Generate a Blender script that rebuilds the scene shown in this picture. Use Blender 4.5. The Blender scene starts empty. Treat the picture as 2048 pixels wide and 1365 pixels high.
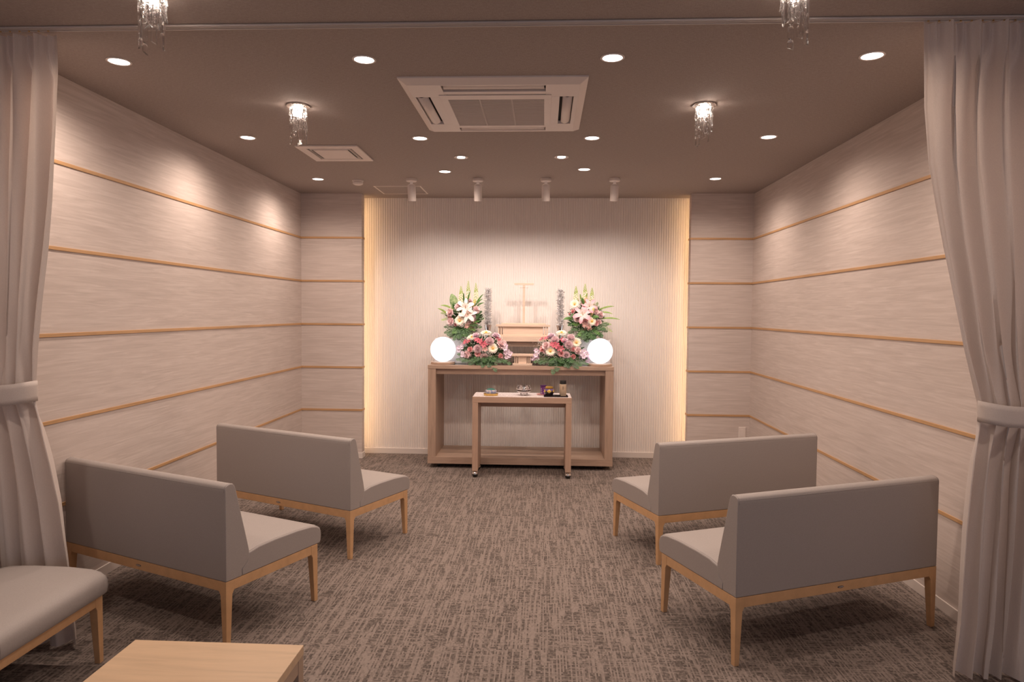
import bpy, math, random
from math import sin, cos, pi, radians, sqrt
from mathutils import Vector, Matrix, Euler
random.seed(7)
SC = bpy.context.scene
COL = SC.collection
# ---------------------------------------------------------------- camera
cam_d = bpy.data.cameras.new('camera'); cam = bpy.data.objects.new('camera', cam_d); COL.objects.link(cam)
cam_d.sensor_width = 36; cam_d.lens = 24.0; cam_d.clip_start = .02
cam.matrix_world = Matrix(((0.99885382, -0.01022978, 0.04675898, 0),
                           (0.04714424, 0.04138037, -0.99803060, 0),
                           (0.00827477, 0.99909109, 0.04181521, 1.5102),
                           (0, 0, 0, 1)))
SC.camera = cam
# ---------------------------------------------------------------- world / exposure
w = bpy.data.worlds.new('world'); SC.world = w; w.use_nodes = True
bg = w.node_tree.nodes['Background']; bg.inputs[0].default_value = (.62, .72, 1, 1); bg.inputs[1].default_value = .35
vs = SC.view_settings; vs.view_transform = 'Standard'; vs.look = 'None'; vs.exposure = 0.0; vs.gamma = 1; vs.use_curve_mapping = False
SC.display_settings.display_device = 'sRGB'
WARM = (1, .79, .655)         # ceiling lamps
ALTARC = (1, .865, .79)
P_DOWN, P_ADJ, P_SPOT, P_CHAND = 41, 9, 25, 3.4
# cool daylight that comes in through the glazing behind the camera
ld = bpy.data.lights.new('daylight', 'AREA'); ld.shape = 'RECTANGLE'; ld.size = 2.6; ld.size_y = 1.9; ld.energy = 15; ld.color = (.80, .84, 1)
lo = bpy.data.objects.new('daylight', ld); COL.objects.link(lo); lo.location = (.6, -2.5, 1.25); lo.rotation_euler = (radians(90), 0, 0)

XL, XR, YF, YN, H = -2.481, 2.055, 6.878, 7.148, 2.7
NL, NR = -1.856, 1.444
YB = -2.6

# ---------------------------------------------------------------- helpers
class MB:
    def __init__(s): s.v = []; s.f = []; s.m = []; s.mi = 0
    def add(s, vs_, fs):
        n = len(s.v); s.v += [tuple(v) for v in vs_]
        for f in fs: s.f.append(tuple(i + n for i in f)); s.m.append(s.mi)
        return s
    def box(s, x0, x1, y0, y1, z0, z1, M=None):
        vs_ = [Vector((x, y, z)) for z in (z0, z1) for y in (y0, y1) for x in (x0, x1)]
        if M is not None: vs_ = [M @ v for v in vs_]
        return s.add(vs_, [(0, 2, 3, 1), (4, 5, 7, 6), (0, 1, 5, 4), (2, 6, 7, 3), (1, 3, 7, 5), (0, 4, 6, 2)])
    def lathe(s, prof, c=(0, 0, 0), n=32, M=None, sx=1, sy=1, cap=True):
        vs_ = []
        for r, z in prof:
            for i in range(n):
                a = 2 * pi * i / n
                p = Vector((r * cos(a) * sx, r * sin(a) * sy, z))
                if M is not None: p = M @ p
                vs_.append(p + Vector(c))
        fs = []
        for j in range(len(prof) - 1):
            for i in range(n):
                k = (i + 1) % n
                fs.append((j * n + i, j * n + k, (j + 1) * n + k, (j + 1) * n + i))
        if cap:
            fs.append(tuple(range(n - 1, -1, -1))); fs.append(tuple((len(prof) - 1) * n + i for i in range(n)))
        return s.add(vs_, fs)
    def tube(s, pts, r, n=8, r2=None):
        pts = [Vector(p) for p in pts]; m = len(pts); vs_ = []
        for j, p in enumerate(pts):
            d = (pts[min(j + 1, m - 1)] - pts[max(j - 1, 0)])
            d = d.normalized() if d.length > 0 else Vector((0, 0, 1))
            a = d.orthogonal().normalized() if j == 0 else (a - d * a.dot(d)).normalized()
            b = d.cross(a); rr = r if r2 is None else r + (r2 - r) * j / (m - 1)
            for i in range(n):
                t = 2 * pi * i / n; vs_.append(p + (a * cos(t) + b * sin(t)) * rr)
        fs = [(j * n + i, j * n + (i + 1) % n, (j + 1) * n + (i + 1) % n, (j + 1) * n + i) for j in range(m - 1) for i in range(n)]
        fs += [tuple(range(n - 1, -1, -1)), tuple((m - 1) * n + i for i in range(n))]
        return s.add(vs_, fs)
    def prism(s, poly, x0, x1):          # polygon in y,z extruded along x
        n = len(poly)
        vs_ = [(x0, y, z) for y, z in poly] + [(x1, y, z) for y, z in poly]
        fs = [(i, (i + 1) % n, n + (i + 1) % n, n + i) for i in range(n)]
        fs += [tuple(range(n - 1, -1, -1)), tuple(range(n, 2 * n))]
        return s.add(vs_, fs)
    def build(s, name, mat, parent=None, smooth=False, bevel=0, seg=2, loc=None, angle=None):
        me = bpy.data.meshes.new(name); me.from_pydata(s.v, [], s.f)
        mats = mat if isinstance(mat, (list, tuple)) else [mat]
        for m in mats: me.materials.append(m)
        me.polygons.foreach_set('material_index', s.m)
        me.update()
        import bmesh
        bm = bmesh.new(); bm.from_mesh(me); bmesh.ops.recalc_face_normals(bm, faces=bm.faces); bm.to_mesh(me); bm.free()
        if smooth: me.polygons.foreach_set('use_smooth', [True] * len(me.polygons))
        if smooth and angle is not None:
            me.set_sharp_from_angle(angle=radians(angle))
        o = bpy.data.objects.new(name, me); COL.objects.link(o)
        if loc is not None: o.location = loc
        if parent is not None: o.parent = parent
        if bevel:
            b = o.modifiers.new('bevel', 'BEVEL'); b.width = bevel; b.segments = seg; b.limit_method = 'ANGLE'; b.angle_limit = radians(35)
            b.harden_normals = False
        return o

def tag(o, label=None, cat=None, group=None, kind=None):
    if label: o['label'] = label
    if cat: o['category'] = cat
    if group: o['group'] = group
    if kind: o['kind'] = kind
    return o
def thing(name, label, cat, loc=(0, 0, 0), rz=0, group=None):
    o = bpy.data.objects.new(name, None); COL.objects.link(o); o.location = loc; o.rotation_euler = (0, 0, rz)
    o.empty_display_size = .1
    return tag(o, label, cat, group)
def copy_tree(o, parent=None):
    c = o.copy(); COL.objects.link(c); c.parent = parent
    for ch in list(o.children): copy_tree(ch, c)
    return c
def struct(o): o['kind'] = 'structure'; return o

# ---------------------------------------------------------------- materials
def mat(name, col=(.8, .8, .8), rough=.5, metal=0, **k):
    m = bpy.data.materials.new(name); m.use_nodes = True
    b = m.node_tree.nodes['Principled BSDF']
    b.inputs['Base Color'].default_value = (*col, 1); b.inputs['Roughness'].default_value = rough; b.inputs['Metallic'].default_value = metal
    for kk, v in k.items():
        b.inputs[kk.replace('_', ' ')].default_value = v
    return m
def nodes(m): return m.node_tree.nodes, m.node_tree.links, m.node_tree.nodes['Principled BSDF']
def coords(m, scale, src='Object'):
    N, L, b = nodes(m)
    tc = N.new('ShaderNodeTexCoord'); mp = N.new('ShaderNodeMapping'); mp.inputs['Scale'].default_value = scale
    L.new(tc.outputs[src], mp.inputs['Vector']); return mp.outputs['Vector']
def noise(m, vec, scale=1, detail=4, rough=.55, dist=0):
    N, L, b = nodes(m); n = N.new('ShaderNodeTexNoise'); L.new(vec, n.inputs['Vector'])
    n.inputs['Scale'].default_value = scale; n.inputs['Detail'].default_value = detail; n.inputs['Roughness'].default_value = rough; n.inputs['Distortion'].default_value = dist
    return n.outputs['Fac']
def ramp(m, fac, stops):
    N, L, b = nodes(m); r = N.new('ShaderNodeValToRGB'); L.new(fac, r.inputs['Fac'])
    e = r.color_ramp.elements
    while len(e) < len(stops): e.new(.5)
    for el, (p, c) in zip(e, stops): el.position = p; el.color = (*c, 1) if len(c) == 3 else c
    return r.outputs['Color']
def math_(m, op, a, b_=None):
    N, L, b = nodes(m); n = N.new('ShaderNodeMath'); n.operation = op
    for i, x in enumerate((a, b_)):
        if x is None: continue
        if isinstance(x, (int, float)): n.inputs[i].default_value = x
        else: L.new(x, n.inputs[i])
    return n.outputs[0]
def bump(m, h, strength=.3, dist=.01):
    N, L, b = nodes(m); n = N.new('ShaderNodeBump'); n.inputs['Strength'].default_value = strength; n.inputs['Distance'].default_value = dist
    L.new(h, n.inputs['Height']); L.new(n.outputs['Normal'], b.inputs['Normal'])
def setcol(m, out): N, L, b = nodes(m); L.new(out, b.inputs['Base Color'])
def mixc(col, k): return tuple(min(1, c * k) for c in col)

def wood(name, col, scale, dark=.82, rough=.45):
    m = mat(name, col, rough); v = coords(m, scale)
    f = noise(m, v, 1, 6, .6, .4)
    setcol(m, ramp(m, f, [(.3, mixc(col, dark)), (.5, col), (.72, mixc(col, 1.1))])); bump(m, f, .06, .002)
    return m
# grain runs along the axis with the small scale
oak_x = wood('strip_oak', (.56, .33, .16), (3, 60, 60))
frame_wood = wood('beech_frame', (.62, .37, .19), (14, 14, 14), .9)
altar_x = wood('altar_wood_long', (.44, .305, .228), (3.5, 40, 45), .80)
altar_z = wood('altar_wood_upright', (.44, .305, .228), (40, 40, 3.5), .80)
pale_wood = wood('pale_cypress', (.70, .525, .41), (5, 50, 60), .93)
table_wood = wood('pale_table_wood', (.60, .425, .27), (2.2, 26, 26), .86, .35)

wallp = mat('streaked_wallpaper', (.7, .62, .58), .75)
def wallpaper(name, sc, sc2):
    m = mat(name, (.7, .6, .56), .75)
    f = noise(m, coords(m, sc), 1, 4, .55, 1.3); g = noise(m, coords(m, sc2), 1, 3, .5, .3)
    h = math_(m, 'ADD', math_(m, 'MULTIPLY', f, .65), math_(m, 'MULTIPLY', g, .35))
    setcol(m, ramp(m, h, [(.33, (.555, .475, .438)), (.5, (.622, .537, .497)), (.66, (.690, .605, .565))])); bump(m, h, .25, .004)
    return m
wp_side = wallpaper('wallpaper_side', (9, 2.2, 40), (9, 4, 95))
wp_back = wallpaper('wallpaper_back', (2.2, 9, 40), (4, 9, 95))

ceil_m = mat('woven_ceiling_paper', (.33, .27, .24), .85)
f = noise(ceil_m, coords(ceil_m, (40, 260, 20)), 1, 4, .6); g = noise(ceil_m, coords(ceil_m, (260, 60, 20)), 1, 3, .6)
h = math_(ceil_m, 'ADD', math_(ceil_m, 'MULTIPLY', f, .5), math_(ceil_m, 'MULTIPLY', g, .5))
setcol(ceil_m, ramp(ceil_m, h, [(.36, (.30, .25, .228)), (.64, (.41, .35, .322))])); bump(ceil_m, h, .2, .002)

def carpet():
    m = mat('woven_carpet_tiles', (.3, .25, .22), .95)
    N, L, b = nodes(m)
    tc = N.new('ShaderNodeTexCoord').outputs['Object']
    sep = N.new('ShaderNodeSeparateXYZ'); L.new(tc, sep.inputs[0]); X, Y = sep.outputs[0], sep.outputs[1]
    tx = math_(m, 'FLOOR', math_(m, 'DIVIDE', X, .5)); ty = math_(m, 'FLOOR', math_(m, 'DIVIDE', Y, .5))
    tid = math_(m, 'ADD', math_(m, 'MULTIPLY', tx, 3.17), math_(m, 'MULTIPLY', ty, 7.31))   # each 50 cm tile starts its pattern anew
    def wn(a, b_, c_=0):
        c = N.new('ShaderNodeCombineXYZ'); n = N.new('ShaderNodeTexWhiteNoise')
        for i, q in enumerate((a, b_, c_)):
            if isinstance(q, (int, float)): c.inputs[i].default_value = q
            else: L.new(q, c.inputs[i])
        L.new(c.outputs[0], n.inputs['Vector']); return n.outputs['Value']
    def fl(v, k): return math_(m, 'FLOOR', math_(m, 'MULTIPLY', v, k))
    cx = fl(X, 150); cy = fl(Y, 165)
    # threads that run lengthwise in segments, cross threads, and single stitches
    sy = math_(m, 'FLOOR', math_(m, 'ADD', math_(m, 'MULTIPLY', Y, 7), math_(m, 'MULTIPLY', wn(cx, tid, 1.5), 20)))
    t1 = wn(cx, sy, tid)
    sx = math_(m, 'FLOOR', math_(m, 'ADD', math_(m, 'MULTIPLY', X, 14), math_(m, 'MULTIPLY', wn(cy, tid, 2.5), 20)))
    t2 = wn(sx, cy, math_(m, 'ADD', tid, 4.2))
    st = wn(cx, fl(Y, 82), 8.1)
    light = math_(m, 'MAXIMUM', math_(m, 'MULTIPLY', math_(m, 'GREATER_THAN', t1, .60), 1.0), math_(m, 'MULTIPLY', math_(m, 'GREATER_THAN', t2, .70), .72))
    c3 = N.new('ShaderNodeCombineXYZ'); L.new(math_(m, 'MULTIPLY', X, 11), c3.inputs[0]); L.new(math_(m, 'MULTIPLY', Y, 11), c3.inputs[1]); L.new(tid, c3.inputs[2])
    big = noise(m, c3.outputs[0], 1, 3, .6)
    s = math_(m, 'ADD', math_(m, 'MULTIPLY', light, .46), math_(m, 'MULTIPLY', math_(m, 'POWER', st, 1.3), .44))
    s = math_(m, 'ADD', s, math_(m, 'MULTIPLY', math_(m, 'SUBTRACT', big, .5), .28))
    setcol(m, ramp(m, s, [(.0, (.078, .061, .052)), (.40, (.188, .150, .132)), (.72, (.262, .213, .188))]))
    bump(m, s, .35, .004)
    return m
carpet_m = carpet()

white_m = mat('white_plastic', (.78, .70, .66), .45)
skirt_m = mat('skirting_vinyl', (.74, .67, .63), .5)
reed_m = mat('reeded_panel', (.84, .775, .735), .55)
black_m = mat('black_plastic', (.012, .011, .011), .35)
chrome_m = mat('chrome', (.85, .83, .82), .12, 1)
dark_m = mat('dark_gap', (.02, .017, .015), .8)
def emit(name, col, s):
    m = bpy.data.materials.new(name); m.use_nodes = True; N = m.node_tree.nodes; N.clear()
    e = N.new('ShaderNodeEmission'); e.inputs[0].default_value = (*col, 1); e.inputs[1].default_value = s
    o = N.new('ShaderNodeOutputMaterial'); m.node_tree.links.new(e.outputs[0], o.inputs[0]); return m
lens_e = emit('lamp_lens', (1, .95, .9), 9)
globe_e = emit('globe_glow', (.97, .97, 1), 1.75)
led_e = emit('led_glow', (1, .62, .30), 26)
bulb_e = emit('chandelier_bulb', (1, .88, .76), 60)

def fabric(name, col, s1, amp=.08, rough=.6):
    m = mat(name, col, rough); f = noise(m, coords(m, s1), 1, 3, .6)
    setcol(m, ramp(m, f, [(.35, mixc(col, 1 - amp)), (.65, mixc(col, 1 + amp))])); bump(m, f, .12, .001); return m
vinyl = fabric('grey_beige_vinyl', (.365, .325, .308), (220, 220, 220), .04, .6)
piping_m = mat('seam_piping', (.30, .265, .25), .6)
curt_m = fabric('greige_curtain', (.72, .64, .60), (900, 900, 160), .06, .8)
N_, L_, B_ = nodes(curt_m)      # woven cloth lets part of the light through
_t = N_.new('ShaderNodeBsdfTranslucent'); _t.inputs[0].default_value = (.60, .51, .45, 1); _x = N_.new('ShaderNodeMixShader'); _x.inputs[0].default_value = .21
L_.new(B_.outputs[0], _x.inputs[1]); L_.new(_t.outputs[0], _x.inputs[2]); L_.new(_x.outputs[0], N_['Material Output'].inputs[0])

# ---------------------------------------------------------------- room shell
def sbox(name, x0, x1, y0, y1, z0, z1, m, bevel=0): return struct(MB().box(x0, x1, y0, y1, z0, z1).build(name, m, bevel=bevel))
sbox('floor', XL - .1, XR + .1, YB, YN + .1, -.1, 0, carpet_m)
sbox('ceiling', XL - .1, XR + .1, YB, YN + .1, H, H + .1, ceil_m)
sbox('wall_left', XL - .1, XL, YB, YN + .1, 0, H, wp_side)
sbox('wall_right', XR, XR + .1, YB, YN + .1, 0, H, wp_side)
sbox('wall_back_left', XL, NL, YF, YF + .095, 0, H, wp_back)
sbox('wall_back_right', NR, XR, YF, YF + .095, 0, H, wp_back)
# reeded wall panel behind the altar
mb = MB(); p = .0245; seg = 8; x = XL; xs = []
n = int((XR - XL) / p)
for i in range(n):
    for j in range(seg):
        t = (j / seg) * 2 - 1
        xs.append((XL + (i + j / seg) * p, YN + .007 * (1 - sqrt(max(0, 1 - t * t * .97)))))
vs_ = [(a, b, .055) for a, b in xs] + [(a, b, H) for a, b in xs]; k = len(xs)
mb.add(vs_, [(i, i + 1, k + i + 1, k + i) for i in range(k - 1)])
struct(mb.build('wall_back', reed_m))
sbox('wall_behind_panel', XL, XR, YN + .012, YN + .1, 0, H, reed_m)
# wall with glazing behind the camera
mb = MB(); mb.box(XL, -.9, YB - .1, YB, 0, H); mb.box(1.95, XR, YB - .1, YB, 0, H); mb.box(-.9, 1.95, YB - .1, YB, 2.3, H); mb.box(-.9, 1.95, YB - .1, YB, 0, .2)
struct(mb.build('wall_front', wp_back))
mb = MB()
for a in (-.9, .5, 1.9): mb.box(a, a + .05, YB - .08, YB - .03, .2, 2.3)
mb.box(-.9, 1.95, YB - .08, YB - .03, 2.25, 2.3); mb.box(-.9, 1.95, YB - .08, YB - .03, .2, .25)
struct(mb.build('window_1', white_m))
# skirting
sbox('baseboard_left', XL, XL + .008, YB, YF, 0, .058, skirt_m, .002)
sbox('baseboard_right', XR - .008, XR, YB, YF, 0, .058, skirt_m, .002)
mb = MB(); mb.box(XL + .008, NL + .008, YF - .008, YF, 0, .058); mb.box(NL, NL + .008, YF, YF + .10, 0, .058)
struct(mb.build('baseboard_back_left', skirt_m, bevel=.002))
mb = MB(); mb.box(NR - .008, XR - .008, YF - .008, YF, 0, .058); mb.box(NR - .008, NR, YF, YF + .10, 0, .058)
struct(mb.build('baseboard_back_right', skirt_m, bevel=.002))
sbox('baseboard_back', XL, XR, YN - .012, YN + .012, 0, .058, skirt_m, .002)
# horizontal oak strips
tn = 1
oak_y = wood('strip_oak_side', (.56, .33, .16), (60, 3, 60))
for h in (2.2555, 1.817, 1.376, .9365, .4985):
    mb = MB(); mb.box(XL, XL + .006, YB, YF, h - .0095, h + .0095); struct(mb.build('trim_%d' % tn, oak_y, bevel=.0015)); tn += 1
    mb = MB(); mb.box(XR - .006, XR, YB, YF, h - .0095, h + .0095); struct(mb.build('trim_%d' % tn, oak_y, bevel=.0015)); tn += 1
    mb = MB(); mb.box(XL + .006, NL + .006, YF - .006, YF, h - .0095, h + .0095); mb.box(NL, NL + .006, YF, YF + .095, h - .0095, h + .0095)
    struct(mb.build('trim_%d' % tn, oak_x)); tn += 1
    mb = MB(); mb.box(NR - .006, XR - .006, YF - .006, YF, h - .0095, h + .0095); mb.box(NR - .006, NR, YF, YF + .095, h - .0095, h + .0095)
    struct(mb.build('trim_%d' % tn, oak_x)); tn += 1

# LED strips in the gap behind the two side panels
for sx, word in ((-1, 'left'), (1, 'right')):
    x = NL - .05 if sx < 0 else NR + .05
    t = thing('led_strip', 'warm glowing LED strip hidden behind the %s edge of the reeded wall' % word, 'light strip', (x, YF + .13, 0))
    MB().box(-.008, .008, -.03, -.012, .08, H - .02).build('channel', white_m, t)
    e = MB().box(-.005, .005, -.012, -.009, .08, H - .02).build('diffuser', led_e, t)

# ---------------------------------------------------------------- ceiling lamps
def spot(name, parent, loc, power, angle, blend, aim=None, rad=.04, col=None):
    l = bpy.data.lights.new(name, 'SPOT'); l.energy = power; l.color = col or WARM; l.spot_size = radians(angle); l.spot_blend = blend; l.shadow_soft_size = rad
    o = bpy.data.objects.new(name, l); COL.objects.link(o); o.parent = parent; o.location = loc
    if aim is not None: o.rotation_euler = Vector(aim).to_track_quat('-Z', 'Y').to_euler()
    return o
def make_downlight():
    t = thing('downlight', 'x', 'ceiling light', (0, 0, 0))
    MB().lathe([(.046, -.0005), (.056, -.0005), (.056, -.003), (.050, -.006), (.046, -.004)], n=40, cap=False).build('trim_ring', white_m, t, smooth=True)
    MB().lathe([(.0, -.0035), (.047, -.002)], n=40, cap=False).build('lens', lens_e, t)
    spot('lamp', t, (0, 0, -.03), P_DOWN, 164, 1.0)
    return t
dl = make_downlight()
DL = [(-2.05, 3.235, 'round lit downlight over the left wall, nearest the curtain'),
      (-.862, 3.24, 'round lit downlight in the nearest row, left of the air conditioner panel'),
      (.305, 3.245, 'round lit downlight in the nearest row, right of the air conditioner panel'),
      (1.487, 3.25, 'round lit downlight by the right curtain, rightmost of the nearest row'),
      (-2.05, 4.66, 'round lit downlight left of the left chandelier, in the middle row by the left wall'),
      (-.862, 4.695, 'round lit downlight just beyond the left corner of the air conditioner panel'),
      (.312, 4.705, 'round lit downlight just beyond the right corner of the air conditioner panel'),
      (1.487, 4.695, 'round lit downlight right of the right chandelier, in the middle row by the right wall'),
      (-2.05, 6.12, 'lit downlight in the far left ceiling corner beside the smoke detector'),
      (1.488, 6.12, 'lit downlight in the far right ceiling corner'),
      (-.852, 5.80, 'round lit downlight before the altar, left of centre near the ceiling spotlights'),
      (.318, 5.72, 'round lit downlight before the altar, right of centre near the ceiling spotlights')]
DL += [(x, 1.79, 'added round downlight above the camera, out of view, in line with the others') for x in (-2.05, -.862, .305, 1.487)]
for i, (x, y, lab) in enumerate(DL):
    o = dl if i == 0 else copy_tree(dl)
    if y < 2:                                    # added out-of-view row, dimmed, to light the curtains and lower-left sofa
        for c in o.children:
            if c.type == 'LIGHT': c.data = c.data.copy(); c.data.energy = P_DOWN * (.85 if abs(x) > 1 else .25)
    o.location = (x, y, H); o['label'] = lab; o['group'] = 'round ceiling downlights'
for x, lab in ((-.65, 'adjustable recessed lamp with ring, left of the pair before the altar'), (.119, 'adjustable recessed lamp with ring, right of the pair before the altar')):
    t = thing('adjustable_downlight', lab, 'ceiling light', (x, 5.27, H), 0, 'adjustable recessed lamps')
    MB().lathe([(.040, -.0005), (.056, -.0005), (.056, -.004), (.050, -.006), (.040, -.004)], n=40, cap=False).build('trim_ring', white_m, t, smooth=True)
    MB().lathe([(.0, -.001), (.040, -.001)], n=40, cap=False).build('reflector', dark_m, t)
    MB().lathe([(.0, -.007), (.030, -.006), (.031, -.001)], n=32, cap=False).build('lens', lens_e, t)
    spot('lamp', t, (0, 0, -.02), P_ADJ, 56, .8, (-.21 - x, 1.72, -1.28), .015, ALTARC)

def make_spot_fixture():
    t = thing('ceiling_spotlight', 'x', 'spotlight')
    MB().lathe([(.046, 0), (.048, -.004), (.048, -.022), (.044, -.026)], n=32).build('mount', white_m, t, smooth=True, angle=40)
    mb = MB(); mb.box(-.012, .012, -.006, .006, -.06, -.02); mb.build('bracket', white_m, t, bevel=.002)
    M = Matrix.Translation((0, 0, -.06)) @ Matrix.Rotation(radians(14), 4, 'X')
    mb = MB(); mb.lathe([(.018, .012), (.034, .004), (.0365, -.006), (.0365, -.135), (.033, -.137), (.030, -.115), (.0, -.110)], n=32, M=M, cap=False)
    mb.build('lamp_body', white_m, t, smooth=True, angle=40)
    MB().lathe([(.0, -.112), (.029, -.113)], n=24, M=M, cap=False).build('lens', lens_e, t)
    return t
sp = make_spot_fixture()
for i, (x, lab) in enumerate(((-1.199, 'white cylinder ceiling spotlight in front of the access hatch, leftmost of four'),
                              (-.602, 'white cylinder ceiling spotlight, second from the left of four'),
                              (.003, 'white cylinder ceiling spotlight, third from the left of four'),
                              (.609, 'white cylinder ceiling spotlight, rightmost of four'))):
    o = sp if i == 0 else copy_tree(sp)
    o.location = (x, 6.115, H); o['label'] = lab; o['group'] = 'row of ceiling spotlights before the reeded wall'
for i, x in enumerate((-1.199, -.602, .003, .609)):
    tgt = (-1.05, -.50, .06, .60)[i]
    spot('lamp', [o for o in COL.objects if o.name.startswith('ceiling_spotlight')][i], (0, .04, -.205), P_SPOT, 94, 1.0, (tgt - x, .86, -1.08), .02, ALTARC)

# ---------------------------------------------------------------- chandeliers
glass_m = mat('crystal_glass', (1, 1, 1), .0, 0, Transmission_Weight=1.0, IOR=1.52)
_N, _L, _b = nodes(glass_m); _t = _N.new('ShaderNodeBsdfTransparent'); _x = _N.new('ShaderNodeMixShader'); _x.inputs[0].default_value = .12
_L.new(_b.outputs[0], _x.inputs[1]); _L.new(_t.outputs[0], _x.inputs[2]); _L.new(_x.outputs[0], _N['Material Output'].inputs[0])
def prism_bar(mb, c, w_, h_, rot, tw=.9):
    # faceted bar with a slanted lower end
    M = Matrix.Translation(c) @ Matrix.Rotation(rot, 4, 'Z')
    q = w_ * .12; pts = [(-w_, -q), (-w_ * .6, -w_ * .38), (w_ * .6, -w_ * .38), (w_, -q), (w_, q), (w_ * .6, w_ * .38), (-w_ * .6, w_ * .38), (-w_, q)]
    n = 8; rings = [[M @ Vector((a * .8, b * .8, 0)) for a, b in pts]]; K = 6
    for k in range(K):
        q_ = k / (K - 1); T_ = M @ Matrix.Rotation(tw * (q_ - .5), 4, 'Z'); kk = 1
        zz = -.006 + (-h_ + .006) * q_
        rings.append([T_ @ Vector((a * kk, b * kk, zz + (a * .5 if k == K - 1 else 0))) for a, b in pts])
    vs_ = [v for r_ in rings for v in r_]
    fs = [(j * n + i, j * n + (i + 1) % n, (j + 1) * n + (i + 1) % n, (j + 1) * n + i) for j in range(K) for i in range(n)]
    fs += [tuple(range(n - 1, -1, -1)), tuple(range(K * n, K * n + n))]
    mb.add(vs_, fs)
def make_chandelier(seed):
    rnd = random.Random(seed)
    t = thing('crystal_chandelier', 'x', 'chandelier')
    MB().lathe([(.062, 0), (.066, -.003), (.066, -.008), (.056, -.012), (.040, -.012)], n=48, cap=False).build('ceiling_plate', chrome_m, t, smooth=True, angle=40)
    MB().lathe([(.0, -.016), (.020, -.015), (.030, -.0125)], n=32, cap=False).build('bulb', bulb_e, t, smooth=True)
    lens_ = [.225, .15, .19, .12, .235, .16, .20, .13, .215]
    for i in range(9):
        a = 2 * pi * i / 9 + .2; r = .044
        mb = MB(); z = -.014; L_t = lens_[(i * 2 + seed) % 9]
        while z > -L_t + .01:
            hh = rnd.choice((.045, .06, .075))
            if z - hh < -L_t: hh = max(.03, L_t + z)
            prism_bar(mb, (r * cos(a), r * sin(a), z), .0105, hh, a + pi / 2 + rnd.uniform(-.25, .25), 1.1 if z > -.08 else 0)
            z -= hh + .003
            if z > -L_t + .01: mb.tube([(r * cos(a), r * sin(a), z + .005), (r * cos(a), r * sin(a), z - .002)], .0012, 5)
        mb.build('crystal_strand', glass_m, t)
    for i in range(4):
        a = 2 * pi * i / 4 + .5; r = .020; mb = MB(); z = -.02
        for k in range(2):
            hh = rnd.choice((.05, .065)); prism_bar(mb, (r * cos(a), r * sin(a), z), .009, hh, a + pi / 2); z -= hh + .003
        mb.build('crystal_strand', glass_m, t)
    l = bpy.data.lights.new('lamp', 'POINT'); l.energy = P_CHAND; l.color = WARM; l.shadow_soft_size = .03
    o = bpy.data.objects.new('lamp', l); COL.objects.link(o); o.parent = t; o.location = (0, 0, -.045)
    return t
CH = [(-1.438, 3.95, 1, 'crystal chandelier on the far left, hanging near the small ceiling vent'), (.896, 3.98, 4, 'crystal chandelier on the far right, right of the air conditioner panel'),
      (-1.455, 2.5, 2, 'crystal chandelier cut off at the top of the view on the left'), (.872, 2.5, 3, 'crystal chandelier cut off at the top of the view on the right')]
for x, y, s, lab in CH:
    t = make_chandelier(s); t.location = (x, y, H); t.rotation_euler = (0, 0, s * .9); t['label'] = lab; t['group'] = 'small crystal chandeliers'

# ---------------------------------------------------------------- air conditioner, vent, hatch, detector, outlet, rail
t = thing('ceiling_air_conditioner', 'large square white ceiling cassette air conditioner between the chandeliers', 'air conditioner', (-.274, 3.98, H))
X0, X1, Y0, Y1 = -.475, .475, -.49, .475
def frame(mb, x0, x1, y0, y1, a0, a1, b0, b1, z0, z1):   # rectangular ring
    mb.box(x0, x1, y0, b0, z0, z1); mb.box(x0, x1, b1, y1, z0, z1); mb.box(x0, a0, b0, b1, z0, z1); mb.box(a1, x1, b0, b1, z0, z1)
# shallow sloped housing with a chamfered rim and open slots
def slab(mb, x0, x1, y0, y1, z0, z1): mb.box(x0, x1, y0, y1, z0, z1)
mb = MB(); zt, zb_ = -.012, -.030
outer = [(-.485, -.50), (.485, -.50), (.485, .485), (-.485, .485)]; inner = [(-.445, -.455), (.445, -.455), (.445, .445), (-.445, .445)]
mb.add([(a, b, 0) for a, b in outer] + [(a, b, -.008) for a, b in outer] + [(a, b, zb_) for a, b in inner] + [(a, b, 0) for a, b in inner],
       [(i, (i + 1) % 4, 4 + (i + 1) % 4, 4 + i) for i in range(4)] + [(4 + i, 4 + (i + 1) % 4, 8 + (i + 1) % 4, 8 + i) for i in range(4)] + [(8 + i, 8 + (i + 1) % 4, 12 + (i + 1) % 4, 12 + i) for i in range(4)])
# face panels around the slots
slots = {'near': (-.27, .27, -.44, -.345), 'far': (-.27, .27, .35, .42), 'left': (-.435, -.355, -.26, .27), 'right': (.345, .42, -.26, .27)}
G = .305
mb.box(-.445, -.27, -.455, -.26, zb_, -.01); mb.box(.27, .445, -.455, -.26, zb_, -.01); mb.box(-.445, -.27, .27, .445, zb_, -.01); mb.box(.27, .445, .27, .445, zb_, -.01)
mb.box(-.27, .27, -.455, -.44, zb_, -.01); mb.box(-.27, .27, -.345, -.30, zb_, -.01); mb.box(-.27, .27, .31, .35, zb_, -.01); mb.box(-.27, .27, .42, .445, zb_, -.01)
mb.box(-.445, -.435, -.26, .27, zb_, -.01); mb.box(-.355, -.27, -.26, .27, zb_, -.01); mb.box(.27, .345, -.26, .27, zb_, -.01); mb.box(.42, .445, -.26, .27, zb_, -.01)
mb.build('housing', white_m, t, bevel=.0015)
MB().box(-.44, .44, -.45, .44, -.009, -.002).build('slot_cavity', dark_m, t)
mb = MB(); frame(mb, -.302, .300, -.298, .308, -.262, .262, -.23, .29, -.034, -.0301); mb.build('grille_frame', white_m, t, bevel=.001)
grille_m = mat('grille_grey_plastic', (.52, .46, .43), .6)
mb = MB()
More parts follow.
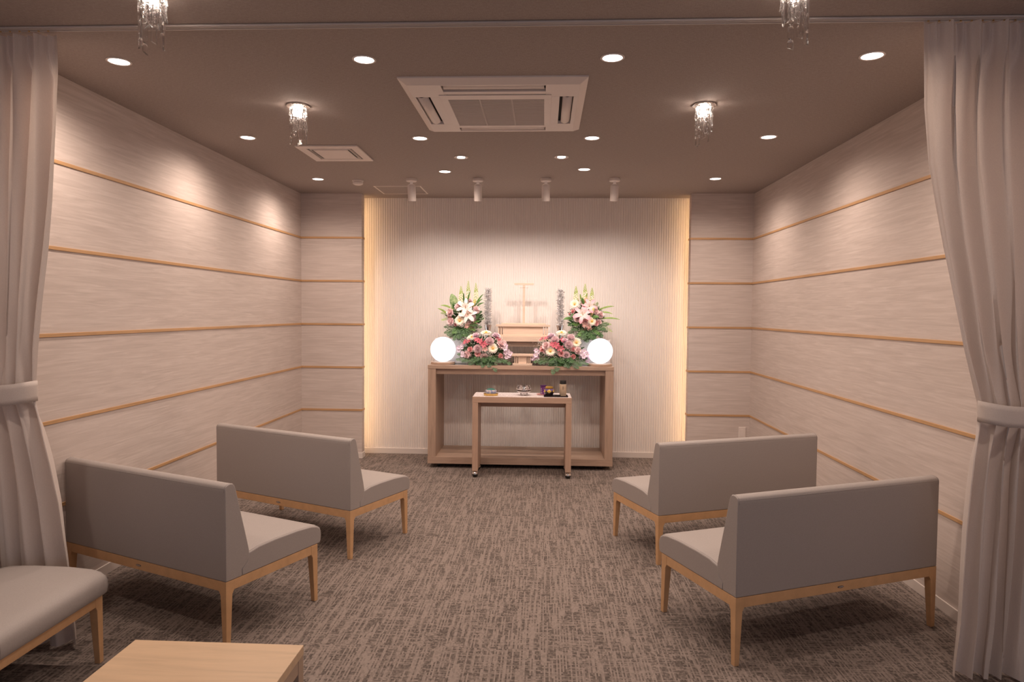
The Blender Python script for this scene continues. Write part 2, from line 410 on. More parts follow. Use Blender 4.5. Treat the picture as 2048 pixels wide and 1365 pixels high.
for i in range(34): y = -.228 + i * .0155; mb.box(-.262, .262, y, y + .009, -.0328, -.0301)
for x in (-.09, .085): mb.box(x - .004, x + .004, -.23, .29, -.0335, -.0301)
mb.box(-.262, .262, -.23, .29, -.0303, -.0300)
mb.build('intake_grille', grille_m, t)
def flap(x0, x1, y0, y1, ax, nm):
    mb = MB(); n = 8; L0 = (x0, x1, y0, y1)
    vs_ = []
    for i in range(n + 1):
        k = i / n; z = -.030 + .012 * abs(2 * k - .9) ** 1.5
        if ax == 'x': vs_ += [(x0, y0 + (y1 - y0) * k, z), (x1, y0 + (y1 - y0) * k, z)]
        else: vs_ += [(x0 + (x1 - x0) * k, y0, z), (x0 + (x1 - x0) * k, y1, z)]
    mb.add(vs_, [(2 * i, 2 * i + 2, 2 * i + 3, 2 * i + 1) for i in range(n)])
    o = mb.build('flap', white_m, t, smooth=True); s = o.modifiers.new('s', 'SOLIDIFY'); s.thickness = .002; s.offset = 1
flap(-.262, .262, -.425, -.365, 'x', 0); flap(-.262, .262, .36, .415, 'x', 0); flap(-.43, -.372, -.25, .26, 'y', 0); flap(.362, .415, -.25, .26, 'y', 0)

t = thing('ceiling_vent', 'small square white ceiling vent beside the far left chandelier', 'vent', (-1.579, 5.121, H))
mb = MB(); frame(mb, -.228, .228, -.238, .238, -.165, .165, -.17, .17, -.012, 0); mb.build('frame', white_m, t, bevel=.004)
mb = MB(); mb.box(-.165, .165, -.17, .17, -.002, 0); mb.build('cavity', dark_m, t)
mb = MB(); mb.box(-.128, .128, -.130, .130, -.014, -.008); mb.box(-.02, .02, -.02, .02, -.009, -.001); mb.build('centre_plate', white_m, t, bevel=.002)
mb = MB()
for s in (-1, 1):
    mb.box(-.15, .15, s * .146 - .006, s * .146 + .006, -.012, -.004)
mb.box(.140, .144, -.15, .15, -.012, -.004); mb.box(.151, .155, -.15, .15, -.012, -.004); mb.box(-.150, -.146, -.15, .15, -.012, -.004)
mb.build('louvre', white_m, t)

t = thing('access_hatch', 'thin framed square access hatch in the ceiling behind the leftmost spotlight', 'hatch', (-1.407, 6.68, H))
mb = MB(); frame(mb, -.228, .228, -.215, .215, -.214, .214, -.201, .201, -.003, 0); mb.build('frame', white_m, t)
MB().box(-.212, .212, -.199, .199, -.0015, 0).build('panel', ceil_m, t)
t = thing('smoke_detector', 'small round white smoke detector near the far left downlight', 'smoke detector', (-1.705, 6.19, H))
MB().lathe([(.052, 0), (.052, -.010), (.045, -.014)], n=32).build('base', white_m, t, smooth=True, angle=40)
MB().lathe([(.044, -.014), (.047, -.022), (.045, -.034), (.030, -.042), (.0, -.043)], n=32).build('sensor_head', white_m, t, smooth=True)
t = thing('wall_outlet', 'white wall outlet plate low on the far right wall above the sofa back', 'outlet', (1.985, YF, .325))
MB().box(-.036, .036, -.008, 0, -.06, .06).build('plate', white_m, t, bevel=.003)
mb = MB()
for z in (-.025, .018):
    for x in (-.007, .007): mb.box(x - .0012, x + .0012, -.0086, -.0078, z - .004, z + .004)
mb.build('socket_slots', dark_m, t)
mb = MB(); mb.box(-.018, .018, -.0095, -.0075, -.037, .035); mb.build('socket_face', white_m, t, bevel=.001)

rail_m = mat('rail_enamel', (.62, .56, .52), .4)
t = thing('curtain_rail', 'long off-white double curtain track across the ceiling', 'curtain rail', (0, 2.86, H))
mb = MB(); mb.box(XL, XR, -.030, .008, -.003, 0); mb.box(XL, XR, -.030, -.026, -.010, 0); mb.box(XL, XR, -.016, -.012, -.010, 0); mb.box(XL, XR, .004, .008, -.010, 0)
mb.build('track', rail_m, t, bevel=.001)
mb = MB()
for k in range(9): x = XL + .03 + k * .042; mb.lathe([(.004, -.015), (.004, -.0105)], (x, -.007, 0), 10)
for k in range(13): x = XR - .03 - k * .042; mb.lathe([(.004, -.015), (.004, -.0105)], (x, -.007, 0), 10)
mb.build('glider', mat('brass', (.7, .5, .25), .3, 1), t)['kind'] = 'stuff'

# ---------------------------------------------------------------- curtains
def lerp_tab(tab, z):
    if z >= tab[0][0]: return tab[0][1]
    for (z0, v0), (z1, v1) in zip(tab, tab[1:]):
        if z <= z0 and z >= z1: 
            k = (z0 - z) / (z0 - z1); return v0 + (v1 - v0) * k
    return tab[-1][1]
def smooth01(x): x = max(0, min(1, x)); return x * x * (3 - 2 * x)
def curtain(label, inner, outer, nf, band, seed, yc):
    rnd = random.Random(seed); t = thing('curtain', label, 'curtain', (outer[-1][1], yc, 0), 0, 'tied back curtains')
    ox = outer[-1][1]
    ph = [rnd.uniform(-.35, .35) for _ in range(40)]; am = [rnd.uniform(.65, 1.25) for _ in range(40)]
    sh = [rnd.uniform(-.5, .5) for _ in range(40)]
    zt, zb = 2.6895, .015; nz = 150; nu = nf * 22
    b0, b1 = band; zm = (b0 + b1) / 2
    V = []
    for j in range(nz + 1):
        z = zt + (zb - zt) * j / nz
        xi, xo = lerp_tab(inner, z), lerp_tab(outer, z)
        near = math.exp(-((z - zm) / .16) ** 2)
        width = abs(xi - xo)
        head = smooth01((z - 2.50) / .12)
        for i in range(nu + 1):
            u = i / nu                      # 0 = wall side, 1 = inner edge
            f = u * nf; k = int(min(f, nf - 1)); fr = f - k
            # folds wander a little on their way down
            w_ = .10 * sin(2.1 * z + k * 1.7 + seed) + .06 * sin(5.3 * z + k)
            uu = u + w_ / nf * sin(pi * u) * (1 - near) * (1 - head)
            c = cos(2 * pi * f)
            body = (.5 + .5 * c)
            body = body ** .8
            A = .075 * am[k] * (1 - .30 * near)
            below = smooth01((b0 - z) / .25)
            A *= (1 + .25 * below)
            y_body = -A * (body - .5) + .008 * sin(4 * pi * f + 3 * z + k) * (1 - near)
            pin = max(0, c) ** 5
            y_head = -.045 * pin + .010 * cos(6 * pi * f)
            y = y_body * (1 - head) + y_head * head
            # the bundle is rounded at the tie
            y += -.055 * near * sqrt(max(0, 1 - (2 * u - 1) ** 2)) + .03 * near
            # pleats lean over
            xx = xo + (xi - xo) * uu + (sin(2 * pi * f) * .012 * (1 - head)) * (1 - u) * u * 4
            # the tie pulls little creases
            y += .006 * sin(2 * pi * f * 2.3 + 9 * z) * math.exp(-((z - zm) / .3) ** 2)
            if u > .93: y += .02 * (u - .93) / .07 * (1 - near) * (1 if z > b0 else .3)
            z2 = z + (.012 * sin(2 * pi * f) if j == nz else 0) * 0
            V.append((xx - ox, y, z2))
    F = [(j * (nu + 1) + i, j * (nu + 1) + i + 1, (j + 1) * (nu + 1) + i + 1, (j + 1) * (nu + 1) + i) for j in range(nz) for i in range(nu)]
    mb = MB(); mb.add(V, F); o = mb.build('drape', curt_m, t, smooth=True)
    # tie band
    xi, xo = lerp_tab(inner, zm), lerp_tab(outer, zm); cx = (xi + xo) / 2 - ox; hx = abs(xi - xo) / 2 + .004; hy = .072
    n = 56; V = []; sgn = 1 if xi > xo else -1
    for k in range(5):
        for i in range(n):
            a = 2 * pi * i / n; z = b1 - .004 + (b0 - b1 + .008) * k / 4
            r = 1 + .012 * sin(k / 4 * pi)
            x_ = cx + hx * r * (abs(cos(a)) ** .9) * (1 if cos(a) > 0 else -1); y_ = -.022 + hy * r * (abs(sin(a)) ** .8) * (1 if sin(a) > 0 else -1)
            V.append((x_, y_, z - .02 * sgn * cos(a) * -1 * 0 + .006 * cos(2 * a)))
    F = [(k * n + i, k * n + (i + 1) % n, (k + 1) * n + (i + 1) % n, (k + 1) * n + i) for k in range(4) for i in range(n)]
    mb = MB(); mb.add(V, F); o = mb.build('tieback', curt_m, t, smooth=True); s = o.modifiers.new('s', 'SOLIDIFY'); s.thickness = .003; s.offset = 1
    return t
Lin = [(2.70, -2.105), (2.52, -2.100), (2.29, -2.118), (1.975, -2.145), (1.766, -2.169), (1.548, -2.201), (1.33, -2.228), (1.18, -2.243), (1.10, -2.243), (.99, -2.203), (.828, -2.157), (.653, -2.118), (.383, -2.084), (.06, -2.060), (0, -2.058)]
Lout = [(2.7, -2.465), (1.7, -2.463), (1.2, -2.455), (1.08, -2.455), (.6, -2.462), (0, -2.462)]
Rin = [(2.70, 1.506), (2.65, 1.508), (2.35, 1.519), (2.126, 1.544), (1.978, 1.575), (1.796, 1.616), (1.663, 1.650), (1.5, 1.689), (1.374, 1.719), (1.155, 1.786), (1.077, 1.786), (.927, 1.758), (.817, 1.747), (.624, 1.734), (.422, 1.727), (.238, 1.722), (.06, 1.707), (0, 1.705)]
Rout = [(2.7, 2.035), (1.7, 2.03), (1.2, 2.022), (1.05, 2.022), (.6, 2.03), (0, 2.03)]
curtain('grey-beige pleated curtain tied back against the left wall', Lin, Lout, 4, (1.182, 1.10), 3, 2.905)
curtain('grey-beige pleated curtain tied back against the right wall', Rin, Rout, 5, (1.155, 1.078), 5, 2.875)

# ---------------------------------------------------------------- sofas
def make_sofa():
    L, D, zf = 1.171, .583, .299; hx, hy = L / 2, D / 2
    t = thing('sofa', 'x', 'sofa')
    for sx in (-1, 1):
        for sy in (-1, 1):
            X, Y = sx * hx, sy * hy
            mb = MB(); V = []
            for z, w_ in ((0, .024), (.235, .036), (.252, .046), (zf - .001, .046)):
                V += [(X, Y, z), (X - sx * w_, Y, z), (X - sx * w_, Y - sy * w_, z), (X, Y - sy * w_, z)]
            mb.add(V, [(0, 1, 2, 3), (12, 13, 14, 15)] + [(4 * k + i, 4 * k + (i + 1) % 4, 4 * k + 4 + (i + 1) % 4, 4 * k + 4 + i) for k in range(3) for i in range(4)])
            mb.build('leg', frame_wood, t, bevel=.002)
    mb = MB(); w_ = .024; za = .252; e = .0455
    mb.box(-hx + e, hx - e, -hy + .001, -hy + w_, za, zf - .001); mb.box(-hx + e, hx - e, hy - w_, hy - .001, za, zf - .001)
    mb.box(-hx + .001, -hx + w_, -hy + e, hy - e, za, zf - .001); mb.box(hx - w_, hx - .001, -hy + e, hy - e, za, zf - .001)
    fr = mb.build('frame', frame_wood, t, bevel=.0015)
    mb = MB(); mb.lathe([(.0, -.0), (.018, .0), (.018, .0015), (.0, .002)], (0, 0, 0), 20, M=Matrix.Translation((-.01, -hy + .001, .274)) @ Matrix.Rotation(pi / 2, 4, 'X'), sy=.28, cap=False)
    mk = mb.build('maker_plate', mat('plate_grey', (.16, .13, .12), .4, .3), fr)
    mb = MB()
    for k in range(5): mb.box(-.021 + k * .0052, -.018 + k * .0052, -hy - .0016, -hy - .0008, .2715, .2765)
    mb.build('plate_mark', mat('plate_print', (.55, .48, .44), .4), fr)
    # back
    pr = [(-.2915, zf), (-.2915, .700), (-.2915, .716), (-.287, .727), (-.276, .734), (-.262, .737), (-.248, .734), (-.239, .725), (-.234, .712), (-.224, .675), (-.206, .60), (-.183, .51), (-.166, .44), (-.158, .405), (-.160, .375), (-.172, .350), (-.20, .330), (-.20, zf)]
    o = MB().prism(pr, -hx, hx).build('backrest', vinyl, t, smooth=True, bevel=.004, seg=3, angle=40)
    mb = MB()
    for sx in (-1, 1):
        x = sx * (hx - .0065); mb.tube([(x, a + (.0015 if a > -.2 else -.0), b) for a, b in pr[1:14]], .0011, 6)
    mb.tube([(-hx + .006, -.2905, .716), (0, -.2915, .717), (hx - .006, -.2905, .716)], .0013, 6)
    mb.build('piping', piping_m, o, smooth=True)
    # seat, gently crowned
    ps = [(-.1995, zf), (-.1995, .3295), (-.172, .350), (-.160, .398), (-.10, .410), (0, .414), (.15, .412), (.25, .404), (.292, .394), (.312, .380), (.320, .362), (.3215, .335), (.318, .310), (.310, zf)]
    nx = 26; V = []; F = []
    xs_ = [-hx - .0003, -hx - .0003, -hx + .006] + [(-hx + .02) + (L - .04) * i / (nx - 1) for i in range(nx)] + [hx - .006, hx + .0003, hx + .0003]
    inset = [.5, 0] + [0] * (nx + 2) + [0, .5]
    rings = []
    for i, x in enumerate(xs_):
        e_ = min(1, (hx + .003 - abs(x)) / .02); crown = -.006 * (1 - smooth01(e_))
        mid = -.0035 * math.exp(-(x / .006) ** 2)
        ring = []
        for (a, b) in ps:
            bb = b + (crown + mid if b > .355 else 0); ring.append((x, a + ((-.004 * (1 - e_)) if a > .29 else 0), bb))
        rings.append(ring)
    V = [v for r in rings[1:-1] for v in r]; n = len(ps); m_ = len(rings) - 2
    F = [(j * n + i, j * n + (i + 1) % n, (j + 1) * n + (i + 1) % n, (j + 1) * n + i) for j in range(m_ - 1) for i in range(n)] + [tuple(range(n)), tuple((m_ - 1) * n + i for i in range(n))]
    o = MB().add(V, F).build('seat', vinyl, t, smooth=True, bevel=.004, seg=2, angle=50)
    mb = MB()
    for x, dz in ((-hx + .008, -.0035), (hx - .008, -.0035), (0, -.003)):
        mb.tube([(x, a + (.0005 if a > .28 else 0), b + (dz if b > .355 else 0) + .0005) for a, b in ps[3:13]], .0010, 6)
    mb.build('piping', piping_m, o, smooth=True)
    return t
sofa = make_sofa()
SOFAS = [((1.259, 3.399, .392), 'grey vinyl two-seat sofa seen from behind, nearest on the right by the right curtain'),
         ((-1.820, 3.425, -.413), 'grey vinyl two-seat sofa seen from behind, beside the left curtain'),
         ((-1.571, 4.543, -.430), 'grey vinyl two-seat sofa seen from behind, farther one on the left side'),
         ((1.134, 4.558, .373), 'grey vinyl two-seat sofa seen from behind, farther one on the right side'),
         ((-2.165, 2.2, -pi / 2), 'grey vinyl sofa at the lower left corner, facing across the room by the coffee table')]
for i, ((x, y, r), lab) in enumerate(SOFAS):
    o = sofa if i == 0 else copy_tree(sofa)
    o.location = (x, y, 0); o.rotation_euler = (0, 0, r); o['label'] = lab; o['group'] = 'matching grey sofas'

# ---------------------------------------------------------------- coffee table
t = thing('coffee_table', 'pale wooden coffee table at the lower left edge of the view', 'table', (-1.055, 1.55, 0))
MB().box(-.2825, .2825, -.60, .60, .390, .42).build('tabletop', table_wood, t, bevel=.0015)
side_w = wood('table_side_wood', (.42, .30, .22), (20, 2, 20), .9)
for sx in (-1, 1):
    for sy in (-1, 1):
        x0 = .2825 - .045; mb = MB(); a, b = sorted((sx * x0, sx * .2815)); c, d = sorted((sy * .555, sy * .5985)); mb.box(a, b, c, d, 0, .3895); mb.build('leg', side_w, t, bevel=.0015)
mb = MB()
for sx in (-1, 1): a, b = sorted((sx * .262, sx * .280)); mb.box(a, b, -.5545, .5545, .345, .3895)
for sy in (-1, 1): a, b = sorted((sy * .578, sy * .596)); mb.box(-.237, .237, a, b, .345, .3895)
mb.build('apron', side_w, t, bevel=.001)

# ---------------------------------------------------------------- altar table
ZA = .998
AX0, AX1, AY0, AY1 = -1.115, .668, 6.516, 7.09
t = thing('altar_table', 'wide open-fronted wooden altar table against the reeded wall', 'altar', ((AX0 + AX1) / 2, AY0, 0), radians(.35))
hw = (AX1 - AX0) / 2; dp = AY1 - AY0
mb = MB(); frame(mb, -hw, hw, 0, dp, -hw + .06, hw - .06, .062, dp - .02, ZA - .034, ZA); mb.build('top_frame', altar_x, t)
gp = bpy.data.materials.new('clear_glass'); gp.use_nodes = True; _N = gp.node_tree.nodes; _N.clear()
_t = _N.new('ShaderNodeBsdfTransparent'); _t.inputs[0].default_value = (.93, .95, .94, 1); _g = _N.new('ShaderNodeBsdfGlossy'); _g.inputs['Roughness'].default_value = .03
_f = _N.new('ShaderNodeFresnel'); _f.inputs[0].default_value = 1.5; _x = _N.new('ShaderNodeMixShader'); _o = _N.new('ShaderNodeOutputMaterial')
for _a, _b in ((_f.outputs[0], _x.inputs[0]), (_t.outputs[0], _x.inputs[1]), (_g.outputs[0], _x.inputs[2]), (_x.outputs[0], _o.inputs[0])): gp.node_tree.links.new(_a, _b)
MB().box(-hw + .0605, hw - .0605, .0625, dp - .0205, ZA - .008, ZA).build('glass_panel', gp, t)['label'] = 'clear glass panel'
for s in (-1, 1):
    a, b = sorted((s * (hw - .002), s * (hw - .078))); MB().box(a, b, .002, dp - .002, .1085, ZA - .0345).build('side_panel', altar_z, t, bevel=.001)
MB().box(-hw, hw, 0, dp, .042, .108).build('base_board', altar_x, t, bevel=.0015)
mb = MB(); mb.box(-hw + .0785, hw - .0785, .03, .048, ZA - .088, ZA - .0345); mb.box(-hw + .0785, hw - .0785, dp - .03, dp - .012, ZA - .088, ZA - .0345); mb.build('apron', altar_x, t)
for x in (-hw + .10, hw - .10):
    for y in (.07, dp - .07):
        mb = MB(); mb.lathe([(.018, -.012), (.021, -.006), (.021, .006), (.018, .012)], (x, y, .021), 20, M=Matrix.Rotation(pi / 2, 4, 'Y')); mb.box(x - .015, x + .015, y - .012, y + .012, .024, .0418); mb.build('caster', black_m, t, smooth=True, angle=40)

# ---------------------------------------------------------------- incense table
t = thing('incense_table', 'narrow wheeled wooden table standing in front of the altar table', 'table', (-.194, 6.15, 0), radians(.5))
ZT = .742; hw = .4505; dp = .345
iw_x = wood('incense_wood_long', (.50, .335, .245), (3.5, 40, 50), .88); iw_z = wood('incense_wood_upright', (.50, .335, .245), (34, 34, 3.5), .9)
MB().box(-hw, hw, 0, dp, ZT - .052, ZT).build('tabletop', iw_x, t, bevel=.001)
for s in (-1, 1):
    a, b = sorted((s * hw, s * (hw - .053))); MB().box(a + .0005, b - .0005, .0005, dp - .0005, .062, ZT - .0525).build('side_panel', iw_z, t, bevel=.001)
MB().box(-hw + .0535, hw - .0535, dp - .03, dp - .01, ZT - .131, ZT - .0525).build('apron', iw_x, t)
for s in (-1, 1):
    for y in (.03, dp - .03):
        x = s * (hw - .026); mb = MB()
        c = Vector((x, y, .030))
        pr = [(.029 * sin(a), -.029 * cos(a)) for a in [pi * k / 14 for k in range(15)]]
        mb.mi = 0; mb.lathe([(r, z) for r, z in pr if z <= .001], c, 24); mb.mi = 1; mb.lathe([(r * 1.04, z * 1.04) for r, z in pr if z >= -.001], c, 24)
        mb.lathe([(.008, .026), (.008, .0315)], c, 12)
        o = mb.build('caster', [black_m, chrome_m], t, smooth=True, angle=50)
runner_m = mat('runner_brocade', (.72, .64, .63), .6)
f = noise(runner_m, coords(runner_m, (60, 60, 60)), 1, 3, .6); setcol(runner_m, ramp(runner_m, f, [(.42, (.62, .54, .54)), (.55, (.80, .73, .72))]))
o = MB().box(-.447, .447, 0, .337, 0, .0025).build('table_runner', runner_m, loc=(-.194, 6.153, ZT)); o.rotation_euler = (0, 0, radians(.5))
tag(o, 'thin off-white patterned cloth covering the wheeled incense table top', 'cloth')
ZR = ZT + .0025
# brass tray with oval white dish holding green powder
brass_m = mat('polished_brass', (.62, .42, .14), .25, 1)
t = thing('brass_tray', 'oval brass tray under the white dish at the left end of the incense table', 'tray', (-.482, 6.235, ZR))
MB().lathe([(.055, 0), (.064, .002), (.067, .020), (.069, .022), (.065, .022), (.062, .005), (0, .004)], n=48, sy=.72, cap=False).build('tray_body', brass_m, t, smooth=True, angle=50)
t = thing('oval_dish', 'oval pale dish filled with green powder, standing in the brass tray', 'dish', (-.482, 6.235, ZR + .004))
cer = mat('pale_glaze', (.62, .58, .60), .2)
f = noise(cer, coords(cer, (40, 40, 30)), 1, 2, .5); setcol(cer, ramp(cer, f, [(.45, (.70, .64, .62)), (.6, (.28, .32, .50))]))
MB().lathe([(.040, 0), (.046, .004), (.050, .026), (.051, .046), (.048, .050), (.045, .045), (.044, .030), (0, .028)], n=48, sy=.72, cap=False).build('dish_body', cer, t, smooth=True, angle=60)
MB().lathe([(.044, .040), (.040, .052), (.028, .060), (.012, .064), (0, .065)], n=32, sy=.70).build('green_powder', mat('green_powder', (.03, .16, .13), .6), t, smooth=True)
# silver censer
sil = mat('polished_silver', (.86, .84, .84), .10, 1)
t = thing('silver_censer', 'round polished silver censer with upright ornaments in the middle of the incense table', 'censer', (-.181, 6.29, ZR))
for k in range(3):
    a = 2 * pi * k / 3 + .5; mb = MB(); mb.tube([(.030 * cos(a), .030 * sin(a), .0), (.036 * cos(a), .036 * sin(a), .008), (.030 * cos(a), .030 * sin(a), .026)], .006, 10); mb.build('foot', sil, t, smooth=True)
MB().lathe([(.0, .020), (.030, .022), (.052, .028), (.066, .038), (.068, .042), (.060, .041), (.045, .037), (0, .035)], n=48, cap=False).build('saucer', sil, t, smooth=True)
MB().lathe([(.0, .036), (.026, .037), (.048, .046), (.056, .060), (.052, .074), (.045, .081), (.050, .086), (.044, .086), (.040, .078), (0, .070)], n=48, cap=False).build('bowl', sil, t, smooth=True)
for k in range(6):
    a = 2 * pi * k / 6 + .26; c, s_ = cos(a), sin(a); mb = MB()
    mb.tube([(.050 * c, .050 * s_, .055), (.066 * c, .066 * s_, .062), (.064 * c, .064 * s_, .078), (.052 * c, .052 * s_, .092), (.058 * c, .058 * s_, .104)], .0035, 8, .0018); mb.build('ornament', sil, t, smooth=True)
# purple box, jar, tube, tray, lighter
o = thing('pink_saucer', 'small pink saucer under the purple box, partly behind the black tray', 'saucer', (-.010, 6.35, ZR))
MB().lathe([(.028, 0), (.052, .006), (.054, .009), (.050, .009), (.028, .004), (0, .004)], n=36, cap=False).build('saucer_body', mat('pink_glaze', (.72, .36, .33), .3), o, smooth=True)
pm = mat('purple_paper', (.13, .02, .16), .4)
f = noise(pm, coords(pm, (70, 70, 70)), 1, 4, .7); setcol(pm, ramp(pm, f, [(.55, (.12, .02, .15)), (.60, (.62, .50, .62))]))
t = thing('purple_box', 'small purple box with a white flower print on the pink saucer', 'box', (-.001, 6.352, ZR + .0042), .25)
MB().box(-.024, .024, -.020, .020, 0, .072).build('box_body', pm, t, bevel=.002)
MB().box(-.0245, .0245, -.0205, .0205, .0722, .086).build('box_lid', mat('purple_lid', (.07, .012, .10), .4), t, bevel=.002)
lac = mat('black_lacquer', (.018, .009, .009), .15)
t = thing('lacquer_tray', 'low black lacquer tray at the right end of the incense table', 'tray', (.113, 6.235, ZR), radians(1))
mb = MB(); mb.box(-.108, .108, -.055, .055, 0, .004); frame(mb, -.11, .11, -.057, .057, -.106, .106, -.053, .053, 0, .011); mb.build('tray_body', lac, t, bevel=.001)
ZL = ZR + .0041
t = thing('incense_jar', 'round black jar with gold lid and gold diamond pattern on the lacquer tray', 'jar', (.052, 6.235, ZL))
jar = mat('jar_pattern', (.02, .015, .02), .2)
N, L, b = nodes(jar); tc = N.new('ShaderNodeTexCoord'); sep = N.new('ShaderNodeSeparateXYZ'); L.new(tc.outputs['Object'], sep.inputs[0])
at = math_(jar, 'ARCTAN2', sep.outputs[0], math_(jar, 'MULTIPLY', sep.outputs[1], -1))
sw = math_(jar, 'ABSOLUTE', math_(jar, 'SUBTRACT', math_(jar, 'FRACT', math_(jar, 'ADD', math_(jar, 'MULTIPLY', at, 5 / (2 * pi)), .5)), .5))
hz = math_(jar, 'ABSOLUTE', math_(jar, 'MULTIPLY', math_(jar, 'SUBTRACT', sep.outputs[2], .047), 24))
dm = math_(jar, 'ADD', sw, hz)
top = math_(jar, 'GREATER_THAN', sep.outputs[2], .050)
cA = ramp(jar, dm, [(.0, (.75, .50, .08)), (.30, (.62, .42, .12)), (.42, (.60, .40, .12)), (.43, (.02, .012, .015))])
mx = N.new('ShaderNodeMix'); mx.data_type = 'RGBA'
dk = math_(jar, 'GREATER_THAN', dm, .43); L.new(math_(jar, 'MULTIPLY', dk, top), mx.inputs[0]); L.new(cA, mx.inputs[6]); mx.inputs[7].default_value = (.12, .07, .22, 1); setcol(jar, mx.outputs[2])
MB().lathe([(.020, 0), (.030, .003), (.034, .012), (.046, .034), (.046, .052), (.040, .064), (.030, .068)], n=40).build('jar_body', jar, t, smooth=True, angle=60)
MB().lathe([(.030, .0685), (.036, .070), (.037, .082), (.030, .088), (0, .090)], n=40).build('lid', mat('gold_lid', (.66, .42, .10), .3, .8), t, smooth=True, angle=50)
t = thing('incense_canister', 'tall cream canister with black cap on the right end of the lacquer tray', 'canister', (.178, 6.245, ZL))
MB().lathe([(.030, 0), (.0315, .002), (.0315, .108), (.029, .110)], n=40).build('canister_body', mat('cream_paper', (.60, .46, .33), .5), t, smooth=True, angle=40)
MB().lathe([(.029, .1102), (.029, .140), (.0275, .143), (0, .144)], n=40).build('cap', black_m, t, smooth=True, angle=40)
mb = MB()
for z, wx in ((.088, .004), (.082, .006), (.076, .004), (.070, .005), (.064, .003)): mb.box(-wx, wx, -.0322, -.0312, z, z + .0014)
mb.box(-.0008, .0008, -.0322, -.0312, .060, .090); mb.build('brush_lettering', mat('ink', (.12, .07, .05), .6), t)
t = thing('gas_lighter', 'slim black gas lighter lying on the lacquer tray between jar and canister', 'lighter', (.118, 6.215, ZL), radians(12))
MB().box(-.012, .038, -.008, .008, 0, .013).build('handle', black_m, t, bevel=.003)
mb = MB(); mb.tube([(-.012, 0, .007), (-.030, 0, .008)], .0035, 10); mb.build('nozzle', mat('dark_steel', (.2, .2, .2), .3, 1), t, smooth=True)

# ---------------------------------------------------------------- things on the altar
for x, lab in ((-.990, 'glowing white globe lamp on the left end of the altar table'), (.545, 'glowing white globe lamp on the right end of the altar table')):
    t = thing('globe_lamp', lab, 'lamp', (x, 6.665 if x < 0 else 6.66, ZA + .0002), 0, 'pair of globe lamps')
    MB().lathe([(.116, 0), (.119, .003), (.119, .020), (.116, .023)], n=48).build('lamp_base', altar_x, t, smooth=True, angle=40)
    R_ = .1235
    MB().lathe([(R_ * sin(pi * k / 28), .0232 + R_ * .975 - R_ * cos(pi * k / 28)) for k in range(2, 29)], n=48).build('globe', globe_e, t, smooth=True)
stand_m = mat('stand_cloth_white', (.66, .59, .57), .7)
for x0, x1, lab in ((-1.095, -.760, 'white box stand behind the left globe lamp, under the tall bouquet'), (.355, .665 - .004, 'white box stand behind the right globe lamp, under the tall bouquet')):
    x1 = min(x1, .655)
    t = thing('display_box', lab, 'stand', ((x0 + x1) / 2, 6.93, ZA + .0003), 0, 'white flower stands')
    MB().box(-(x1 - x0) / 2, (x1 - x0) / 2, -.14, .14, 0, .248).build('box_body', stand_m, t, bevel=.003)
# small shelf table with wooden offering stand and T-shaped post
ZS = ZA + .0003
t = thing('raised_shelf_table', 'small wooden shelf table in the middle of the altar carrying the cypress stand', 'shelf', (-.205, 6.80, ZS))
zt = 1.270 - ZS
MB().box(-.32, .32, 0, .25, zt - .05, zt).build('shelf_board', pale_wood, t, bevel=.0015)
MB().box(-.27, .27, .03, .05, zt - .10, zt - .0505).build('apron', altar_x, t)
for s in (-1, 1): a, b = sorted((s * .318, s * .276)); MB().box(a, b, .004, .246, 0, zt - .0505).build('side_panel', pale_wood, t, bevel=.001)
def eight_leg(name, label, loc, W, Hh, D_, top_over, pw, gap, extra):
    t = thing(name, label, 'offering stand', loc)
    k = Hh
    MB().box(-W / 2 - top_over, W / 2 + top_over, -D_ / 2 - .012, D_ / 2 + .012, Hh - .020, Hh).build('top_board', pale_wood, t, bevel=.001)
    MB().box(-W / 2 - top_over * .7, W / 2 + top_over * .7, -D_ / 2 - .008, D_ / 2 + .008, 0, .018).build('base_board', pale_wood, t, bevel=.001)
    for s in (-1, 1):
        for q in range(2):
            xx = W / 2 - q * (pw + gap)
            a, b = sorted((s * xx, s * (xx - pw))); MB().box(a, b, -D_ / 2, -D_ / 2 + pw, .0182, Hh - .0202).build('leg', pale_wood, t)
            MB().box(a, b, D_ / 2 - pw, D_ / 2, .0182, Hh - .0202).build('leg', pale_wood, t)
    pi_ = W / 2 - 2 * (pw + gap)
    MB().box(-pi_, pi_, -D_ / 2 + .004, D_ / 2 - .02, .0182, Hh - .0202).build('centre_panel', pale_wood, t)
    return t
eight_leg('cypress_stand', 'wide pale wooden offering stand with slatted ends below the T-shaped post', (-.212, 6.92, 1.2705), .50, .118, .14, .022, .014, .010, 0)
eight_leg('small_cypress_stand', 'tiny pale wooden offering stand at the centre front of the altar table', (-.207, 6.655, ZS), .155, .108, .09, .026, .009, .009, 0)
t = thing('spirit_post', 'pale wooden T-shaped post standing on the wide offering stand', 'post', (-.207, 6.93, 1.3887))
MB().box(-.222, .222, -.06, .06, 0, .014).build('foot_board', pale_wood, t, bevel=.001)
MB().box(-.011, .011, -.011, .011, .0142, .400).build('upright', pale_wood, t)
MB().box(-.098, .098, -.012, .012, .4002, .420).build('crossbar', pale_wood, t, bevel=.001)
mb = MB(); mb.tube([(-.045, -.012, .372), (.045, -.012, .372)], .0012, 6); mb.build('wire', chrome_m, t)

